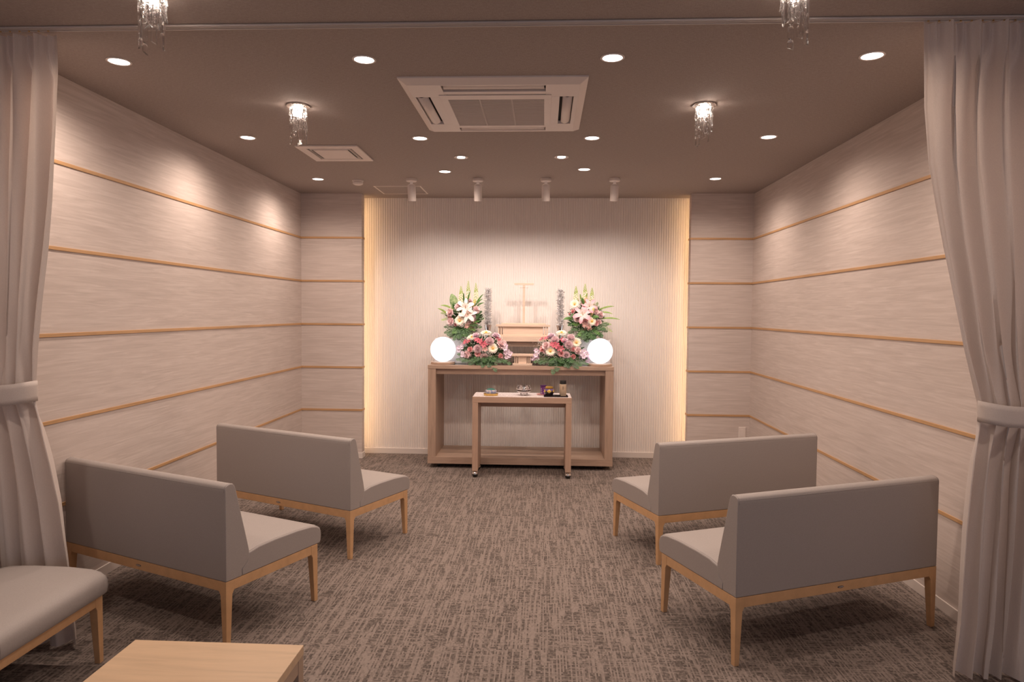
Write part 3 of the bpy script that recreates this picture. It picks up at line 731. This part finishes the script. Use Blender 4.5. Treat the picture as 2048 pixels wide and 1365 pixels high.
# silver tinsel ornaments
tin = mat('silver_foil', (.97, .95, .95), .26, .6)
for x, lab, sd in ((-.566, 'tall silver foil floral ornament behind the left flowers', 1), (.160, 'tall silver foil floral ornament behind the right flowers', 2)):
    rnd = random.Random(sd)
    t = thing('silver_ornament', lab, 'ornament', (x, 6.86 if x < 0 else 6.86, ZS), 0, 'pair of silver foil ornaments')
    if False: pass
    MB().lathe([(.040, 0), (.040, .006), (.012, .02), (.010, .20), (.014, .26), (.026, .33), (.038, .385), (.034, .385), (.020, .34), (0, .33)], n=28, cap=False).build('vase', mat('silver_vase', (.85, .82, .82), .22, 1), t, smooth=True, angle=50)
    mb = MB(); mb.tube([(0, 0, .33), (0, 0, .74)], .004, 6); mb.build('stem', sil, t)
    mb = MB()
    for k in range(1000):
        z = .385 + rnd.random() ** .9 * .355; a = rnd.random() * 2 * pi; L = rnd.uniform(.030, .050) * (1 - .25 * max(0, (z - .70) / .05)); w_ = rnd.uniform(.003, .0055); up = rnd.uniform(-.25, .95)
        d = Vector((cos(a), sin(a), up)).normalized(); s_ = Vector((-sin(a), cos(a), rnd.uniform(-1.6, 1.6))).normalized() * w_
        p0_ = Vector((cos(a) * .004, sin(a) * .004, z)); p1 = p0_ + d * L * .55; p2 = p0_ + d * L + Vector((0, 0, rnd.uniform(-.006, .008)))
        mb.add([p0_ - s_ * .3, p0_ + s_ * .3, p1 + s_, p1 - s_, p2], [(0, 1, 2, 3), (3, 2, 4)])
    o = mb.build('foil_leaves', tin, t); o['kind'] = 'stuff'

# ---------------------------------------------------------------- flowers
def pm_(name, col, col2=None, rough=.6, axis='r', r0=0, r1=.04):
    """petal material: colour from the flower centre to the petal tip (object space)"""
    m = mat(name, col, rough); 
    if col2:
        N, L, b = nodes(m); tc = N.new('ShaderNodeTexCoord'); vl = N.new('ShaderNodeVectorMath'); vl.operation = 'LENGTH'; L.new(tc.outputs['Object'], vl.inputs[0])
        mr = N.new('ShaderNodeMapRange'); mr.inputs[1].default_value = r0; mr.inputs[2].default_value = r1; L.new(vl.outputs['Value'], mr.inputs[0])
        setcol(m, ramp(m, mr.outputs[0], [(0, col), (1, col2)]))
    nodes(m)[2].inputs['Subsurface Weight'].default_value = 0
    return m
PK = pm_('petal_pink', (.90, .52, .54), (.97, .80, .79)); CO = pm_('petal_coral', (.84, .28, .32), (.95, .56, .55)); PE = pm_('petal_peach', (.88, .46, .30), (.92, .66, .50))
LI = pm_('petal_lilac', (.74, .50, .60), (.92, .76, .82)); CR = pm_('petal_cream', (.90, .66, .36), (.94, .85, .74), r0=.01, r1=.035); PO = pm_('petal_pompon', (.84, .56, .62), (.96, .78, .80))
LP = pm_('petal_lily_pink', (.95, .80, .74), (.84, .36, .42), r0=.0, r1=.075); LW = pm_('petal_lily_white', (.90, .66, .62), (.94, .82, .77), r0=.01, r1=.07)
AR = pm_('petal_red', (.72, .30, .30), (.58, .11, .16), r0=0, r1=.022); AP = pm_('petal_salmon', (.90, .70, .58), (.86, .46, .44), r0=0, r1=.024); AS = pm_('petal_lavender', (.80, .68, .76), (.76, .57, .70), r0=0, r1=.02)
YC = mat('gerbera_centre', (.85, .48, .10), .7); GB = pm_('snapdragon_white', (.90, .88, .62)); GT = mat('snapdragon_green', (.45, .58, .12), .6); BW = mat('baby_breath', (.92, .86, .80), .7)
LB = mat('lily_bud', (.72, .62, .22), .5); LBP = mat('lily_bud_peach', (.85, .50, .32), .5)
def leafm(name, c1, c2):
    m = mat(name, c1, .5); f = noise(m, coords(m, (30, 30, 30)), 1, 2, .5); setcol(m, ramp(m, f, [(.35, c1), (.65, c2)])); return m
G1 = leafm('leaf_dark', (.025, .07, .02), (.06, .15, .04)); G2 = leafm('leaf_mid', (.07, .17, .04), (.14, .28, .07)); G3 = leafm('leaf_light', (.22, .34, .08), (.34, .46, .12)); GV = leafm('leaf_variegated', (.10, .26, .07), (.55, .66, .36))

def petal(mb, az, el, L, w_, curl=0., r0=0., n=4, twist=0., tip=.3, cup=0.):
    """one petal: azimuth az, elevation el, curling up (+) or down (-)"""
    ca, sa = cos(az), sin(az); V = []; r = r0; z = r0 * sin(el) * .0; e = el
    side = Vector((-sa, ca, 0))
    if twist: side = (side + Vector((0, 0, twist))).normalized()
    pos = Vector((ca * r0, sa * r0, 0)); st = L / n
    for i in range(n + 1):
        k = i / n; ww = w_ * (sin(pi * (.12 + .76 * k)) ** .8) if k < 1 else w_ * tip
        up = Vector((-ca * sin(e), -sa * sin(e), cos(e)))
        V += [pos - side * ww + up * cup * ww, pos, pos + side * ww + up * cup * ww] if cup else [pos - side * ww, pos + side * ww]
        d = Vector((ca * cos(e), sa * cos(e), sin(e))); pos = pos + d * st; e += curl / n
    m = 3 if cup else 2; F = []
    for i in range(n):
        for j in range(m - 1): F.append((i * m + j, i * m + j + 1, (i + 1) * m + j + 1, (i + 1) * m + j))
    mb.add(V, F)
MESH = {}
def flower_mesh(kind, var):
    key = (kind, var)
    if key in MESH: return MESH[key]
    rnd = random.Random(hash_(kind) + var); mb = MB(); R = .04; mats = []
    base = kind.split('_')[0]
    if base == 'gerbera':
        mats = [CR, YC]
        for ring, (n, e, L) in enumerate(((20, .10, .040), (18, .35, .032))):
            for i in range(n): petal(mb, 2 * pi * (i + .5 * ring) / n + rnd.uniform(-.05, .05), e + rnd.uniform(-.06, .06), L * rnd.uniform(.93, 1.04), .0078, -.25, .006, 4, rnd.uniform(-.2, .2))
        mb.mi = 1; mb.lathe([(.009, .002), (.009, .009), (.005, .012), (0, .011)], n=16)
    elif base == 'carnation':
        mats = [{'pink': PK, 'coral': CO, 'lilac': LI, 'peach': PE}[kind.split('_')[1]]]
        for ring, (n, e, L) in enumerate(((13, -.12, .036), (13, .22, .037), (12, .55, .038), (10, .85, .037), (7, 1.12, .034), (4, 1.4, .030))):
            for i in range(n): petal(mb, 2 * pi * i / n + ring * .37 + rnd.uniform(-.15, .15), e + rnd.uniform(-.12, .12), L * rnd.uniform(.88, 1.06), rnd.uniform(.009, .012), rnd.uniform(-.2, .5), .003, 3, rnd.uniform(-.6, .6), .85, rnd.uniform(-.3, .5))
    elif base == 'pompon':
        mats = [PO]
        n = 150
        for i in range(n):
            e = math.asin(1 - 1.25 * (i + .5) / n); petal(mb, i * 2.39996, e, .038 * rnd.uniform(.95, 1.03), .0042, .5, .004, 3, 0, .6, .6)
    elif base == 'lily' and kind != 'lily_bud':
        mats = [LP if 'pink' in kind else LW, LBP, G3]
        for i in range(6): petal(mb, 2 * pi * i / 6 + rnd.uniform(-.1, .1), .75 if i % 2 else .62, .088, .020 if i % 2 else .016, -1.25, .006, 8, 0, .12, .25)
        mb.mi = 1
        for i in range(6):
            a = 2 * pi * i / 6 + .3; q = Vector((cos(a) * .022, sin(a) * .022, .055)); mb.tube([(0, 0, .01), q], .0008, 4); mb.tube([q + Vector((-.004, .002, 0)), q + Vector((.004, -.002, .001))], .0018, 5)
        mb.mi = 2; mb.tube([(0, 0, 0), (0, 0, .062)], .0016, 5)
    elif kind == 'lily_bud':
        mats = [LB if var % 2 else LBP]
        mb.lathe([(.002, -.035), (.008, -.022), (.0115, 0), (.010, .020), (.005, .034), (.0, .040)], n=12)
    elif base == 'alstro':
        mats = [AR if 'red' in kind else AP]
        for k in range(2):
            for i in range(3): petal(mb, 2 * pi * i / 3 + k * pi / 3 + rnd.uniform(-.15, .15), .7 - .15 * k, .030, .0095 if k else .0075, -.5, .002, 4, 0, .35, .4)
        for i in range(4): petal(mb, rnd.random() * 6.3, .9, .016, .0022, -.2, .001, 3)
    elif base == 'aster':
        mats = [AS, G3]
        for k in range(3):
            c = Vector((rnd.uniform(-.014, .014), rnd.uniform(-.014, .014), rnd.uniform(-.004, .006))); m2 = MB()
            for i in range(6): petal(m2, 2 * pi * i / 6 + k, .3, .015, .0055, .2, .001, 3, 0, .5)
            mb.mi = 0; mb.add([Vector(v) + c for v in m2.v], m2.f); mb.mi = 1; mb.lathe([(.003, 0), (.0, .004)], c, 6, cap=False)
    me_o = mb.build('m', mats, None, smooth=(base in ('lily', 'alstro', 'gerbera')))
    MESH[key] = me_o.data; bpy.data.objects.remove(me_o); return MESH[key]
def hash_(s): return sum(ord(c) * (i + 3) for i, c in enumerate(s))
PARTN = {'gerbera': 'gerbera', 'carnation': 'carnation', 'pompon': 'chrysanthemum', 'lily': 'lily', 'alstro': 'alstroemeria', 'aster': 'lavender_blossom'}
BASE_R = {'gerbera': .043, 'carnation': .036, 'pompon': .040, 'lily': .085, 'alstro': .026, 'aster': .026}
def frond(mb, pts, w_, n=14, leafl=.5, rnd=random):
    """fern frond along a curved midrib: pinnae that carry leaflets of their own"""
    pts = [Vector(p) for p in pts]
    def at(k):
        k = max(0, min(.9999, k)) * (len(pts) - 1); i = int(k); return pts[i].lerp(pts[i + 1], k - i)
    mb.tube([at(i / 8) for i in range(9)], .0012, 4, .0006)
    for i in range(n):
        k = (i + .6) / n; p_ = at(k); d = (at(k + .02) - at(k - .02)).normalized(); s_ = d.cross(Vector((.1, -.7, .7))).normalized()
        ww = (w_ * (1 - k) ** .7 * (.55 + .45 * min(1, k * 5)) + .006) * rnd.uniform(.85, 1.12)
        for sg in (-1, 1):
            ax = (s_ * sg + d * .5).normalized(); nrm = Vector((0, 0, ww * rnd.uniform(-.35, .12))); q = p_ + ax * ww + nrm
            side = d * (w_ * .19)
            for j in range(4):
                t0 = j / 4; c0 = p_.lerp(q, t0 + .06); c1 = p_.lerp(q, min(1, t0 + .34)); wd = side * (1 - t0 * .75) * rnd.uniform(.8, 1.1)
                mb.add([c0, c0.lerp(c1, .7) + wd, c1 + wd * .35, c1 - wd * .35, c0.lerp(c1, .7) - wd], [(0, 1, 2, 3, 4)])
def blade(mb, pts, w_, n=8, bend=.3):
    pts = [Vector(p) for p in pts]
    def at(k):
        a, b_, c = pts; return a * (1 - k) ** 2 + b_ * 2 * k * (1 - k) + c * k * k
    V = []
    for i in range(n + 1):
        k = i / n; p_ = at(k); d = (at(min(1, k + .05)) - at(max(0, k - .05))).normalized(); s_ = d.cross(Vector((0, -1, .25))).normalized()
        ww = w_ * sin(pi * min(.97, .10 + .87 * k)) ** .8; V += [p_ - s_ * ww, p_ + Vector((0, -bend * ww, 0)), p_ + s_ * ww]
    mb.add(V, [(i * 3 + j, i * 3 + j + 1, i * 3 + 4 + j, i * 3 + 3 + j) for i in range(n) for j in range(2)])

def arrangement(name, label, group, origin, flowers, bounds, depth, seed):
    """origin = base of the pot; flowers = (kind, x, z, radius) in world x,z; bounds = ellipsoid centre and radii"""
    rnd = random.Random(seed); t = thing(name, label, 'flower arrangement', origin, 0, group)
    O = Vector(origin); C_ = Vector((bounds[0], bounds[1], bounds[2])); RX, RY, RZ = bounds[3:]
    stems = MB(); base = Vector((C_.x - O.x, C_.y - O.y, .06))
    for i, (kind, x, z, r) in enumerate(flowers):
        b = kind.split('_')[0]
        dx, dz = (x - C_.x) / RX, (z - C_.z) / RZ; q = 1 - min(.94, dx * dx + dz * dz)
        y = C_.y - RY * sqrt(q) * rnd.uniform(.86, 1.0)
        if kind == 'lily_bud': me = flower_mesh('lily_bud', i); nm = 'lily_bud'; sc = r / .021
        else:
            kk = 'gerbera' if b == 'gerbera' else kind; me = flower_mesh(kk, i % 3); nm = PARTN[b]; sc = r / BASE_R[b]
        o = bpy.data.objects.new(nm, me); COL.objects.link(o); o.parent = t
        nrm = Vector((dx * 1.0, -sqrt(q) * RY / RY, dz * 1.0 + .15))
        if kind == 'gerbera_up': nrm = Vector((dx * .4, -.42, 1)); y = C_.y - RY * .35
        elif b == 'gerbera': nrm = Vector((dx * .4, -1, .25))
        if b == 'lily' and kind != 'lily_bud': nrm = Vector((dx * .5, -1, .35 + rnd.uniform(-.2, .2)))
        if kind == 'lily_bud': nrm = Vector((dx * .5 + .2, -.4, 1))
        if b == 'aster': nrm = Vector((dx * .3, -1, .2)); sc *= 1.5; y -= .03
        nrm = nrm.normalized()
        o.rotation_euler = (nrm.to_track_quat('Z', 'Y').to_matrix() @ Matrix.Rotation(rnd.random() * 6.28, 3, 'Z')).to_euler()
        loc = Vector((x, y, z)) - O - nrm * (.012 if b in ('carnation', 'pompon', 'aster') else 0)
        o.location = loc; sc *= 1.0; o.scale = (sc, sc, sc)
        stems.tube([base + Vector((rnd.uniform(-.03, .03), rnd.uniform(-.02, .02), 0)), base.lerp(loc, .5) + Vector((0, .01, .01)), loc - nrm * .005], .0016, 5)
    stems.build('stems', G2, t, smooth=True)
    # leafy filling
    mb = MB()
    for k in range(520):
        a, e = rnd.random() * 2 * pi, rnd.uniform(-.5, 1.3); rr = rnd.uniform(.45, .86)
        p_ = C_ - O + Vector((RX * cos(a) * cos(e) * rr, RY * sin(a) * cos(e) * rr, RZ * sin(e) * rr * .92))
        if p_.z < .03: p_.z = .03 + rnd.random() * .03
        d = Vector((cos(a) * cos(e), sin(a) * cos(e), sin(e) + .2)).normalized(); s_ = d.orthogonal().normalized(); s_ = Matrix.Rotation(rnd.random() * 6.3, 3, d) @ s_
        L = rnd.uniform(.03, .06); w_ = rnd.uniform(.006, .011)
        mb.add([p_ - d * L * .5, p_ + s_ * w_, p_ + d * L * .5, p_ - s_ * w_], [(0, 1, 2, 3)])
    o = mb.build('foliage', G1, t); o['kind'] = 'stuff'
    # baby's breath
    mb = MB()
    for k in range(46):
        a, e = rnd.random() * 2 * pi, rnd.uniform(-.45, .8)
        if sin(a) > .35: a = -a
        c = C_ - O + Vector((RX * cos(a) * cos(e), RY * sin(a) * cos(e), RZ * sin(e))) * .98
        for q in range(15):
            p_ = c + Vector((rnd.gauss(0, .018), rnd.gauss(0, .012), rnd.gauss(0, .018))); r = rnd.uniform(.0018, .0034)
            mb.add([p_ + Vector(v) * r for v in ((1, 0, 0), (-1, 0, 0), (0, 1, 0), (0, -1, 0), (0, 0, 1), (0, 0, -1))], [(0, 2, 4), (2, 1, 4), (1, 3, 4), (3, 0, 4), (2, 0, 5), (1, 2, 5), (3, 1, 5), (0, 3, 5)])
    o = mb.build('babys_breath', BW, t); o['kind'] = 'stuff'
    return t
def ferns(t, ends, start, mat_, w_=.045, droop=.03, seed=1, yf=0):
    """fronds from the heart of the bouquet to given world ends"""
    rnd = random.Random(seed); O = Vector(t.location)
    for (x, y, z) in ends:
        s_ = Vector(start) - O; e = Vector((x, y, z)) - O; m = s_.lerp(e, .55) + Vector((0, 0, droop)); mb = MB()
        for k in range(1):
            pts = [s_.lerp(m, .45), s_.lerp(m, .8) + Vector((0, 0, droop * .5)), m.lerp(e, .3), m.lerp(e, .7), e]
            frond(mb, pts, w_, 16, rnd=rnd)
        mb.build('fern_frond', mat_, t)
def blades(t, L_, mat_, w_, nm='long_leaf'):
    O = Vector(t.location)
    for (x0, y0, z0, x1, y1, z1) in L_:
        a = Vector((x0, y0, z0)) - O; c = Vector((x1, y1, z1)) - O; m = a.lerp(c, .55) + Vector((0, -.01, .03)); mb = MB(); blade(mb, [a, m, c], w_); mb.build(nm, mat_, t, smooth=True)
def snapdragon(t, x, y, z0, z1, seed):
    rnd = random.Random(seed); O = Vector(t.location); mb = MB(); mb.mi = 1
    b = Vector((x, y, z0)) - O; tp = Vector((x + rnd.uniform(-.004, .004), y - .01, z1)) - O; mb.tube([b - Vector((0, -.02, .12)), b, tp], .0022, 6, .001)
    n = 58
    for i in range(n):
        k = i / n; p_ = b.lerp(tp, k); a = i * 2.4; r = .030 * (1 - k) ** .75 + .003
        d = Vector((cos(a), sin(a), .45)).normalized(); c = p_ + d * r
        mb.mi = 0 if k < .55 else 1; s1 = d.orthogonal().normalized(); s2 = d.cross(s1); q = .0095 * (1 - k) + .003
        V = [c + d * q * .7]; 
        for j in range(5): w_ = 2 * pi * j / 5; V.append(c + (s1 * cos(w_) + s2 * sin(w_)) * q * rnd.uniform(.8, 1.2) + d * q * rnd.uniform(-.3, .5))
        V.append(p_ + d * r * .3); F = [(0, 1 + j, 1 + (j + 1) % 5) for j in range(5)] + [(6, 1 + (j + 1) % 5, 1 + j) for j in range(5)]; mb.add(V, F)
    mb.build('snapdragon_spike', [GB, GT], t)
UL = [('carnation_pink', -0.856, 1.569, 0.033), ('carnation_pink', -0.939, 1.505, 0.036), ('carnation_coral', -0.947, 1.469, 0.021), ('carnation_pink', -0.931, 1.413, 0.036), ('carnation_pink', -0.672, 1.539, 0.032), ('carnation_coral', -0.659, 1.515, 0.017), ('carnation_pink', -0.744, 1.63, 0.027), ('lily_white', -0.779, 1.554, 0.083), ('lily_white', -0.755, 1.486, 0.083), ('lily_bud', -0.7, 1.594, 0.024), ('lily_bud', -0.815, 1.546, 0.021), ('gerbera', -0.835, 1.425, 0.044), ('carnation_peach', -0.827, 1.464, 0.024), ('pompon', -0.699, 1.451, 0.036), ('alstro_pink', -0.762, 1.379, 0.025), ('alstro_pink', -0.714, 1.379, 0.025), ('alstro_pink', -0.689, 1.404, 0.024), ('alstro_pink', -0.77, 1.343, 0.024), ('alstro_pink', -0.718, 1.354, 0.025), ('carnation_coral', -0.883, 1.382, 0.016), ('carnation_pink', -0.735, 1.407, 0.019)]
UR = [('lily_pink', 0.376, 1.492, 0.091), ('lily_pink', 0.442, 1.575, 0.075), ('lily_bud', 0.402, 1.622, 0.027), ('lily_bud', 0.47, 1.517, 0.027), ('gerbera', 0.3, 1.598, 0.04), ('gerbera', 0.467, 1.43, 0.04), ('carnation_pink', 0.394, 1.634, 0.033), ('carnation_coral', 0.277, 1.531, 0.019), ('carnation_pink', 0.557, 1.498, 0.033), ('carnation_pink', 0.513, 1.525, 0.029), ('carnation_coral', 0.404, 1.425, 0.025), ('carnation_coral', 0.515, 1.41, 0.025), ('carnation_pink', 0.546, 1.424, 0.024), ('carnation_coral', 0.496, 1.353, 0.016), ('alstro_pink', 0.436, 1.386, 0.025), ('alstro_pink', 0.413, 1.346, 0.025), ('alstro_pink', 0.445, 1.35, 0.022), ('carnation_pink', 0.325, 1.46, 0.035), ('alstro_pink', 0.397, 1.397, 0.024), ('carnation_coral', 0.242, 1.503, 0.011)]
LL = [('gerbera_up', -0.564, 1.31, 0.045), ('gerbera_up', -0.7, 1.266, 0.048), ('gerbera', -0.493, 1.163, 0.043), ('pompon', -0.641, 1.158, 0.039), ('pompon', -0.524, 1.233, 0.04), ('carnation_pink', -0.746, 1.094, 0.036), ('carnation_pink', -0.578, 1.069, 0.037), ('carnation_pink', -0.411, 1.199, 0.039), ('carnation_coral', -0.718, 1.149, 0.025), ('carnation_coral', -0.64, 1.107, 0.026), ('carnation_lilac', -0.462, 1.28, 0.037), ('carnation_coral', -0.414, 1.083, 0.023), ('carnation_pink', -0.507, 1.078, 0.012), ('alstro_red', -0.758, 1.215, 0.026), ('alstro_red', -0.618, 1.224, 0.028), ('alstro_red', -0.582, 1.193, 0.028), ('alstro_red', -0.551, 1.209, 0.028), ('alstro_red', -0.446, 1.245, 0.026), ('alstro_pink', -0.57, 1.155, 0.025), ('aster', -0.812, 1.172, 0.02), ('aster', -0.826, 1.14, 0.023), ('aster', -0.789, 1.106, 0.02), ('aster', -0.344, 1.118, 0.026), ('aster', -0.376, 1.161, 0.026), ('aster', -0.352, 1.083, 0.022), ('carnation_lilac', -0.665, 1.286, 0.031), ('alstro_red', -0.727, 1.223, 0.022), ('carnation_pink', -0.38, 1.223, 0.02), ('alstro_red', -0.649, 1.236, 0.023)]
LR = [('gerbera_up', 0.169, 1.317, 0.045), ('gerbera', 0.312, 1.226, 0.042), ('gerbera', 0.063, 1.142, 0.042), ('pompon', 0.104, 1.251, 0.039), ('pompon', 0.239, 1.208, 0.039), ('pompon', 0.215, 1.101, 0.037), ('pompon', 0.262, 1.274, 0.039), ('carnation_pink', 0.02, 1.192, 0.037), ('carnation_pink', 0.332, 1.149, 0.031), ('carnation_lilac', 0.065, 1.285, 0.034), ('carnation_coral', -0.019, 1.161, 0.026), ('carnation_coral', 0.167, 1.115, 0.028), ('carnation_coral', 0.282, 1.164, 0.022), ('carnation_coral', 0.287, 1.087, 0.022), ('carnation_pink', 0.001, 1.138, 0.019), ('alstro_red', -0.016, 1.248, 0.025), ('alstro_red', 0.025, 1.256, 0.025), ('alstro_red', 0.116, 1.193, 0.031), ('alstro_red', 0.159, 1.166, 0.029), ('alstro_red', 0.081, 1.204, 0.023), ('alstro_red', 0.181, 1.244, 0.025), ('aster', -0.095, 1.082, 0.026), ('aster', -0.072, 1.117, 0.025), ('aster', -0.06, 1.063, 0.022), ('aster', 0.402, 1.13, 0.028), ('aster', 0.425, 1.088, 0.025), ('aster', 0.387, 1.068, 0.026), ('aster', 0.375, 1.107, 0.023), ('aster', 0.414, 1.053, 0.02), ('carnation_lilac', 0.204, 1.244, 0.028)]
pot_m = mat('flower_pot_dark', (.03, .045, .03), .5); pot_w = mat('flower_pot_glaze', (.12, .14, .10), .4)
# tall bouquets on the white boxes
zb = ZA + .0003 + .2482
UL = [(k, x, z, r * 1.1) for k, x, z, r in UL]; UR = [(k, x, z, r * 1.1) for k, x, z, r in UR]
tL = arrangement('tall_bouquet', 'tall bouquet with white lilies and pink carnations on the left white box', 'tall bouquets on white boxes', (-.875, 6.90, zb), UL, (-.80, 6.86, 1.46, .215, .15, .20), .15, 1)
tR = arrangement('tall_bouquet', 'tall bouquet with large pink lilies on the right white box', 'tall bouquets on white boxes', (.475, 6.90, zb), UR, (.42, 6.86, 1.45, .215, .15, .20), .15, 2)
for t in (tL, tR):
    MB().lathe([(.040, 0), (.048, .004), (.055, .035), (.056, .05), (.050, .05), (.045, .045), (0, .04)], n=32, cap=False).build('pot', pot_w, t, smooth=True, angle=50)
for (x, z0, z1), s in zip(((-.836, 1.58, 1.770), (-.768, 1.58, 1.823), (-.687, 1.58, 1.803)), (1, 2, 3)): snapdragon(tL, x, 6.86, z0, z1, s)
for (x, z0, z1), s in zip(((.316, 1.59, 1.778), (.404, 1.60, 1.802), (.472, 1.57, 1.763)), (4, 5, 6)): snapdragon(tR, x, 6.86, z0, z1, s)
blades(tL, [(-.880, 6.85, 1.50, -.928, 6.80, 1.690)], GV, .042, 'broad_leaf')
blades(tL, [(-.70, 6.84, 1.56, -.607, 6.80, 1.691), (-.71, 6.82, 1.55, -.611, 6.78, 1.643), (-.69, 6.82, 1.55, -.596, 6.78, 1.603), (-.78, 6.80, 1.55, -.735, 6.76, 1.72), (-.80, 6.80, 1.56, -.800, 6.74, 1.70)], G2, .008)
blades(tL, [(-.94, 6.80, 1.46, -1.056, 6.74, 1.544), (-.90, 6.80, 1.53, -1.03, 6.76, 1.575)], G3, .010)
blades(tR, [(.52, 6.82, 1.53, .688, 6.76, 1.578), (.53, 6.82, 1.51, .673, 6.76, 1.502), (.54, 6.80, 1.45, .745, 6.76, 1.448), (.37, 6.84, 1.58, .352, 6.80, 1.70), (.40, 6.84, 1.58, .425, 6.80, 1.71)], G3, .009)
blades(tR, [(.30, 6.80, 1.44, .190, 6.74, 1.445), (.33, 6.80, 1.47, .262, 6.74, 1.475), (.46, 6.74, 1.45, .535, 6.70, 1.47), (.39, 6.74, 1.58, .36, 6.70, 1.655)], G2, .016)
ferns(tL, [(-.985, 6.72, 1.300), (-.93, 6.70, 1.262), (-.842, 6.68, 1.235), (-.74, 6.68, 1.245), (-.655, 6.70, 1.29), (-.615, 6.72, 1.36), (-.595, 6.74, 1.45), (-.62, 6.76, 1.52), (-.99, 6.74, 1.36)], (-.80, 6.84, 1.34), G1, .05, .03, 1)
ferns(tL, [(-.90, 6.69, 1.30), (-.79, 6.67, 1.275), (-.68, 6.68, 1.33), (-.64, 6.70, 1.42)], (-.80, 6.82, 1.36), G2, .045, .03, 2)
ferns(tL, [(-.885, 6.66, 1.235), (-.80, 6.65, 1.225), (-.72, 6.66, 1.25), (-.95, 6.68, 1.28), (-.83, 6.64, 1.25), (-.765, 6.64, 1.265), (-.66, 6.68, 1.38), (-.635, 6.72, 1.48)], (-.80, 6.80, 1.345), G1, .055, .035, 13)
ferns(tL, [(-1.02, 6.76, 1.43), (-1.03, 6.78, 1.50)], (-.85, 6.84, 1.44), G3, .03, .02, 3)
ferns(tR, [(.24, 6.72, 1.31), (.31, 6.69, 1.255), (.40, 6.67, 1.235), (.49, 6.68, 1.245), (.57, 6.70, 1.275), (.62, 6.72, 1.33), (.635, 6.74, 1.40), (.235, 6.74, 1.39)], (.42, 6.84, 1.34), G1, .05, .03, 4)
ferns(tR, [(.34, 6.68, 1.285), (.45, 6.66, 1.27), (.54, 6.68, 1.30), (.28, 6.70, 1.40)], (.42, 6.82, 1.36), G2, .045, .03, 5)
ferns(tR, [(.34, 6.66, 1.24), (.42, 6.65, 1.228), (.50, 6.66, 1.24), (.57, 6.68, 1.285), (.385, 6.64, 1.255), (.46, 6.64, 1.258), (.27, 6.70, 1.345), (.60, 6.70, 1.35)], (.42, 6.80, 1.345), G1, .055, .035, 14)
ferns(tR, [(.525, 6.76, 1.615), (.66, 6.78, 1.40), (.67, 6.76, 1.33)], (.46, 6.84, 1.42), G3, .03, .02, 6)
# low bouquets at the front edge
LL = [(k, x, z, r * 1.13) for k, x, z, r in LL]; LR = [(k, x, z, r * 1.13) for k, x, z, r in LR]
bL = arrangement('low_bouquet', 'low spreading bouquet of pink flowers at the left front of the altar table', 'low bouquets at the altar front', (-.585, 6.66, ZS), LL, (-.59, 6.675, 1.14, .245, .125, .175), .12, 3)
bR = arrangement('low_bouquet', 'low spreading bouquet of pink flowers at the right front of the altar table', 'low bouquets at the altar front', (.170, 6.66, ZS), LR, (.17, 6.675, 1.14, .255, .125, .175), .12, 4)
for t in (bL, bR):
    MB().lathe([(.085, 0), (.10, .004), (.108, .045), (.104, .045), (.09, .03), (0, .028)], n=36, sy=.6, cap=False).build('pot', pot_m, t, smooth=True, angle=50)
ferns(bL, [(-.845, 6.56, 1.05), (-.79, 6.545, 1.03), (-.72, 6.53, 1.006), (-.637, 6.52, 1.004), (-.54, 6.52, 1.006), (-.366, 6.55, 1.03), (-.315, 6.56, 1.016), (-.84, 6.60, 1.10)], (-.59, 6.64, 1.06), G1, .05, .02, 7)
ferns(bL, [(-.455, 6.495, .945), (-.59, 6.50, .985), (-.52, 6.505, .985)], (-.53, 6.62, 1.08), G1, .05, .03, 9)
ferns(bL, [(-.68, 6.505, 1.04), (-.57, 6.50, 1.035), (-.47, 6.505, 1.04)], (-.57, 6.62, 1.08), G1, .05, .02, 19)
ferns(bR, [(-.10, 6.56, 1.035), (-.05, 6.545, 1.02), (.05, 6.53, 1.006), (.16, 6.52, 1.004), (.252, 6.52, 1.005), (.36, 6.54, 1.006), (.43, 6.56, 1.02), (.42, 6.60, 1.07)], (.17, 6.64, 1.06), G1, .05, .02, 10)
ferns(bR, [(.085, 6.49, .925), (.125, 6.495, .955), (.33, 6.50, .985), (.24, 6.50, .985)], (.15, 6.62, 1.08), G1, .055, .03, 12)
ferns(bR, [(.06, 6.505, 1.04), (.17, 6.50, 1.035), (.28, 6.505, 1.04)], (.17, 6.62, 1.08), G1, .05, .02, 20)
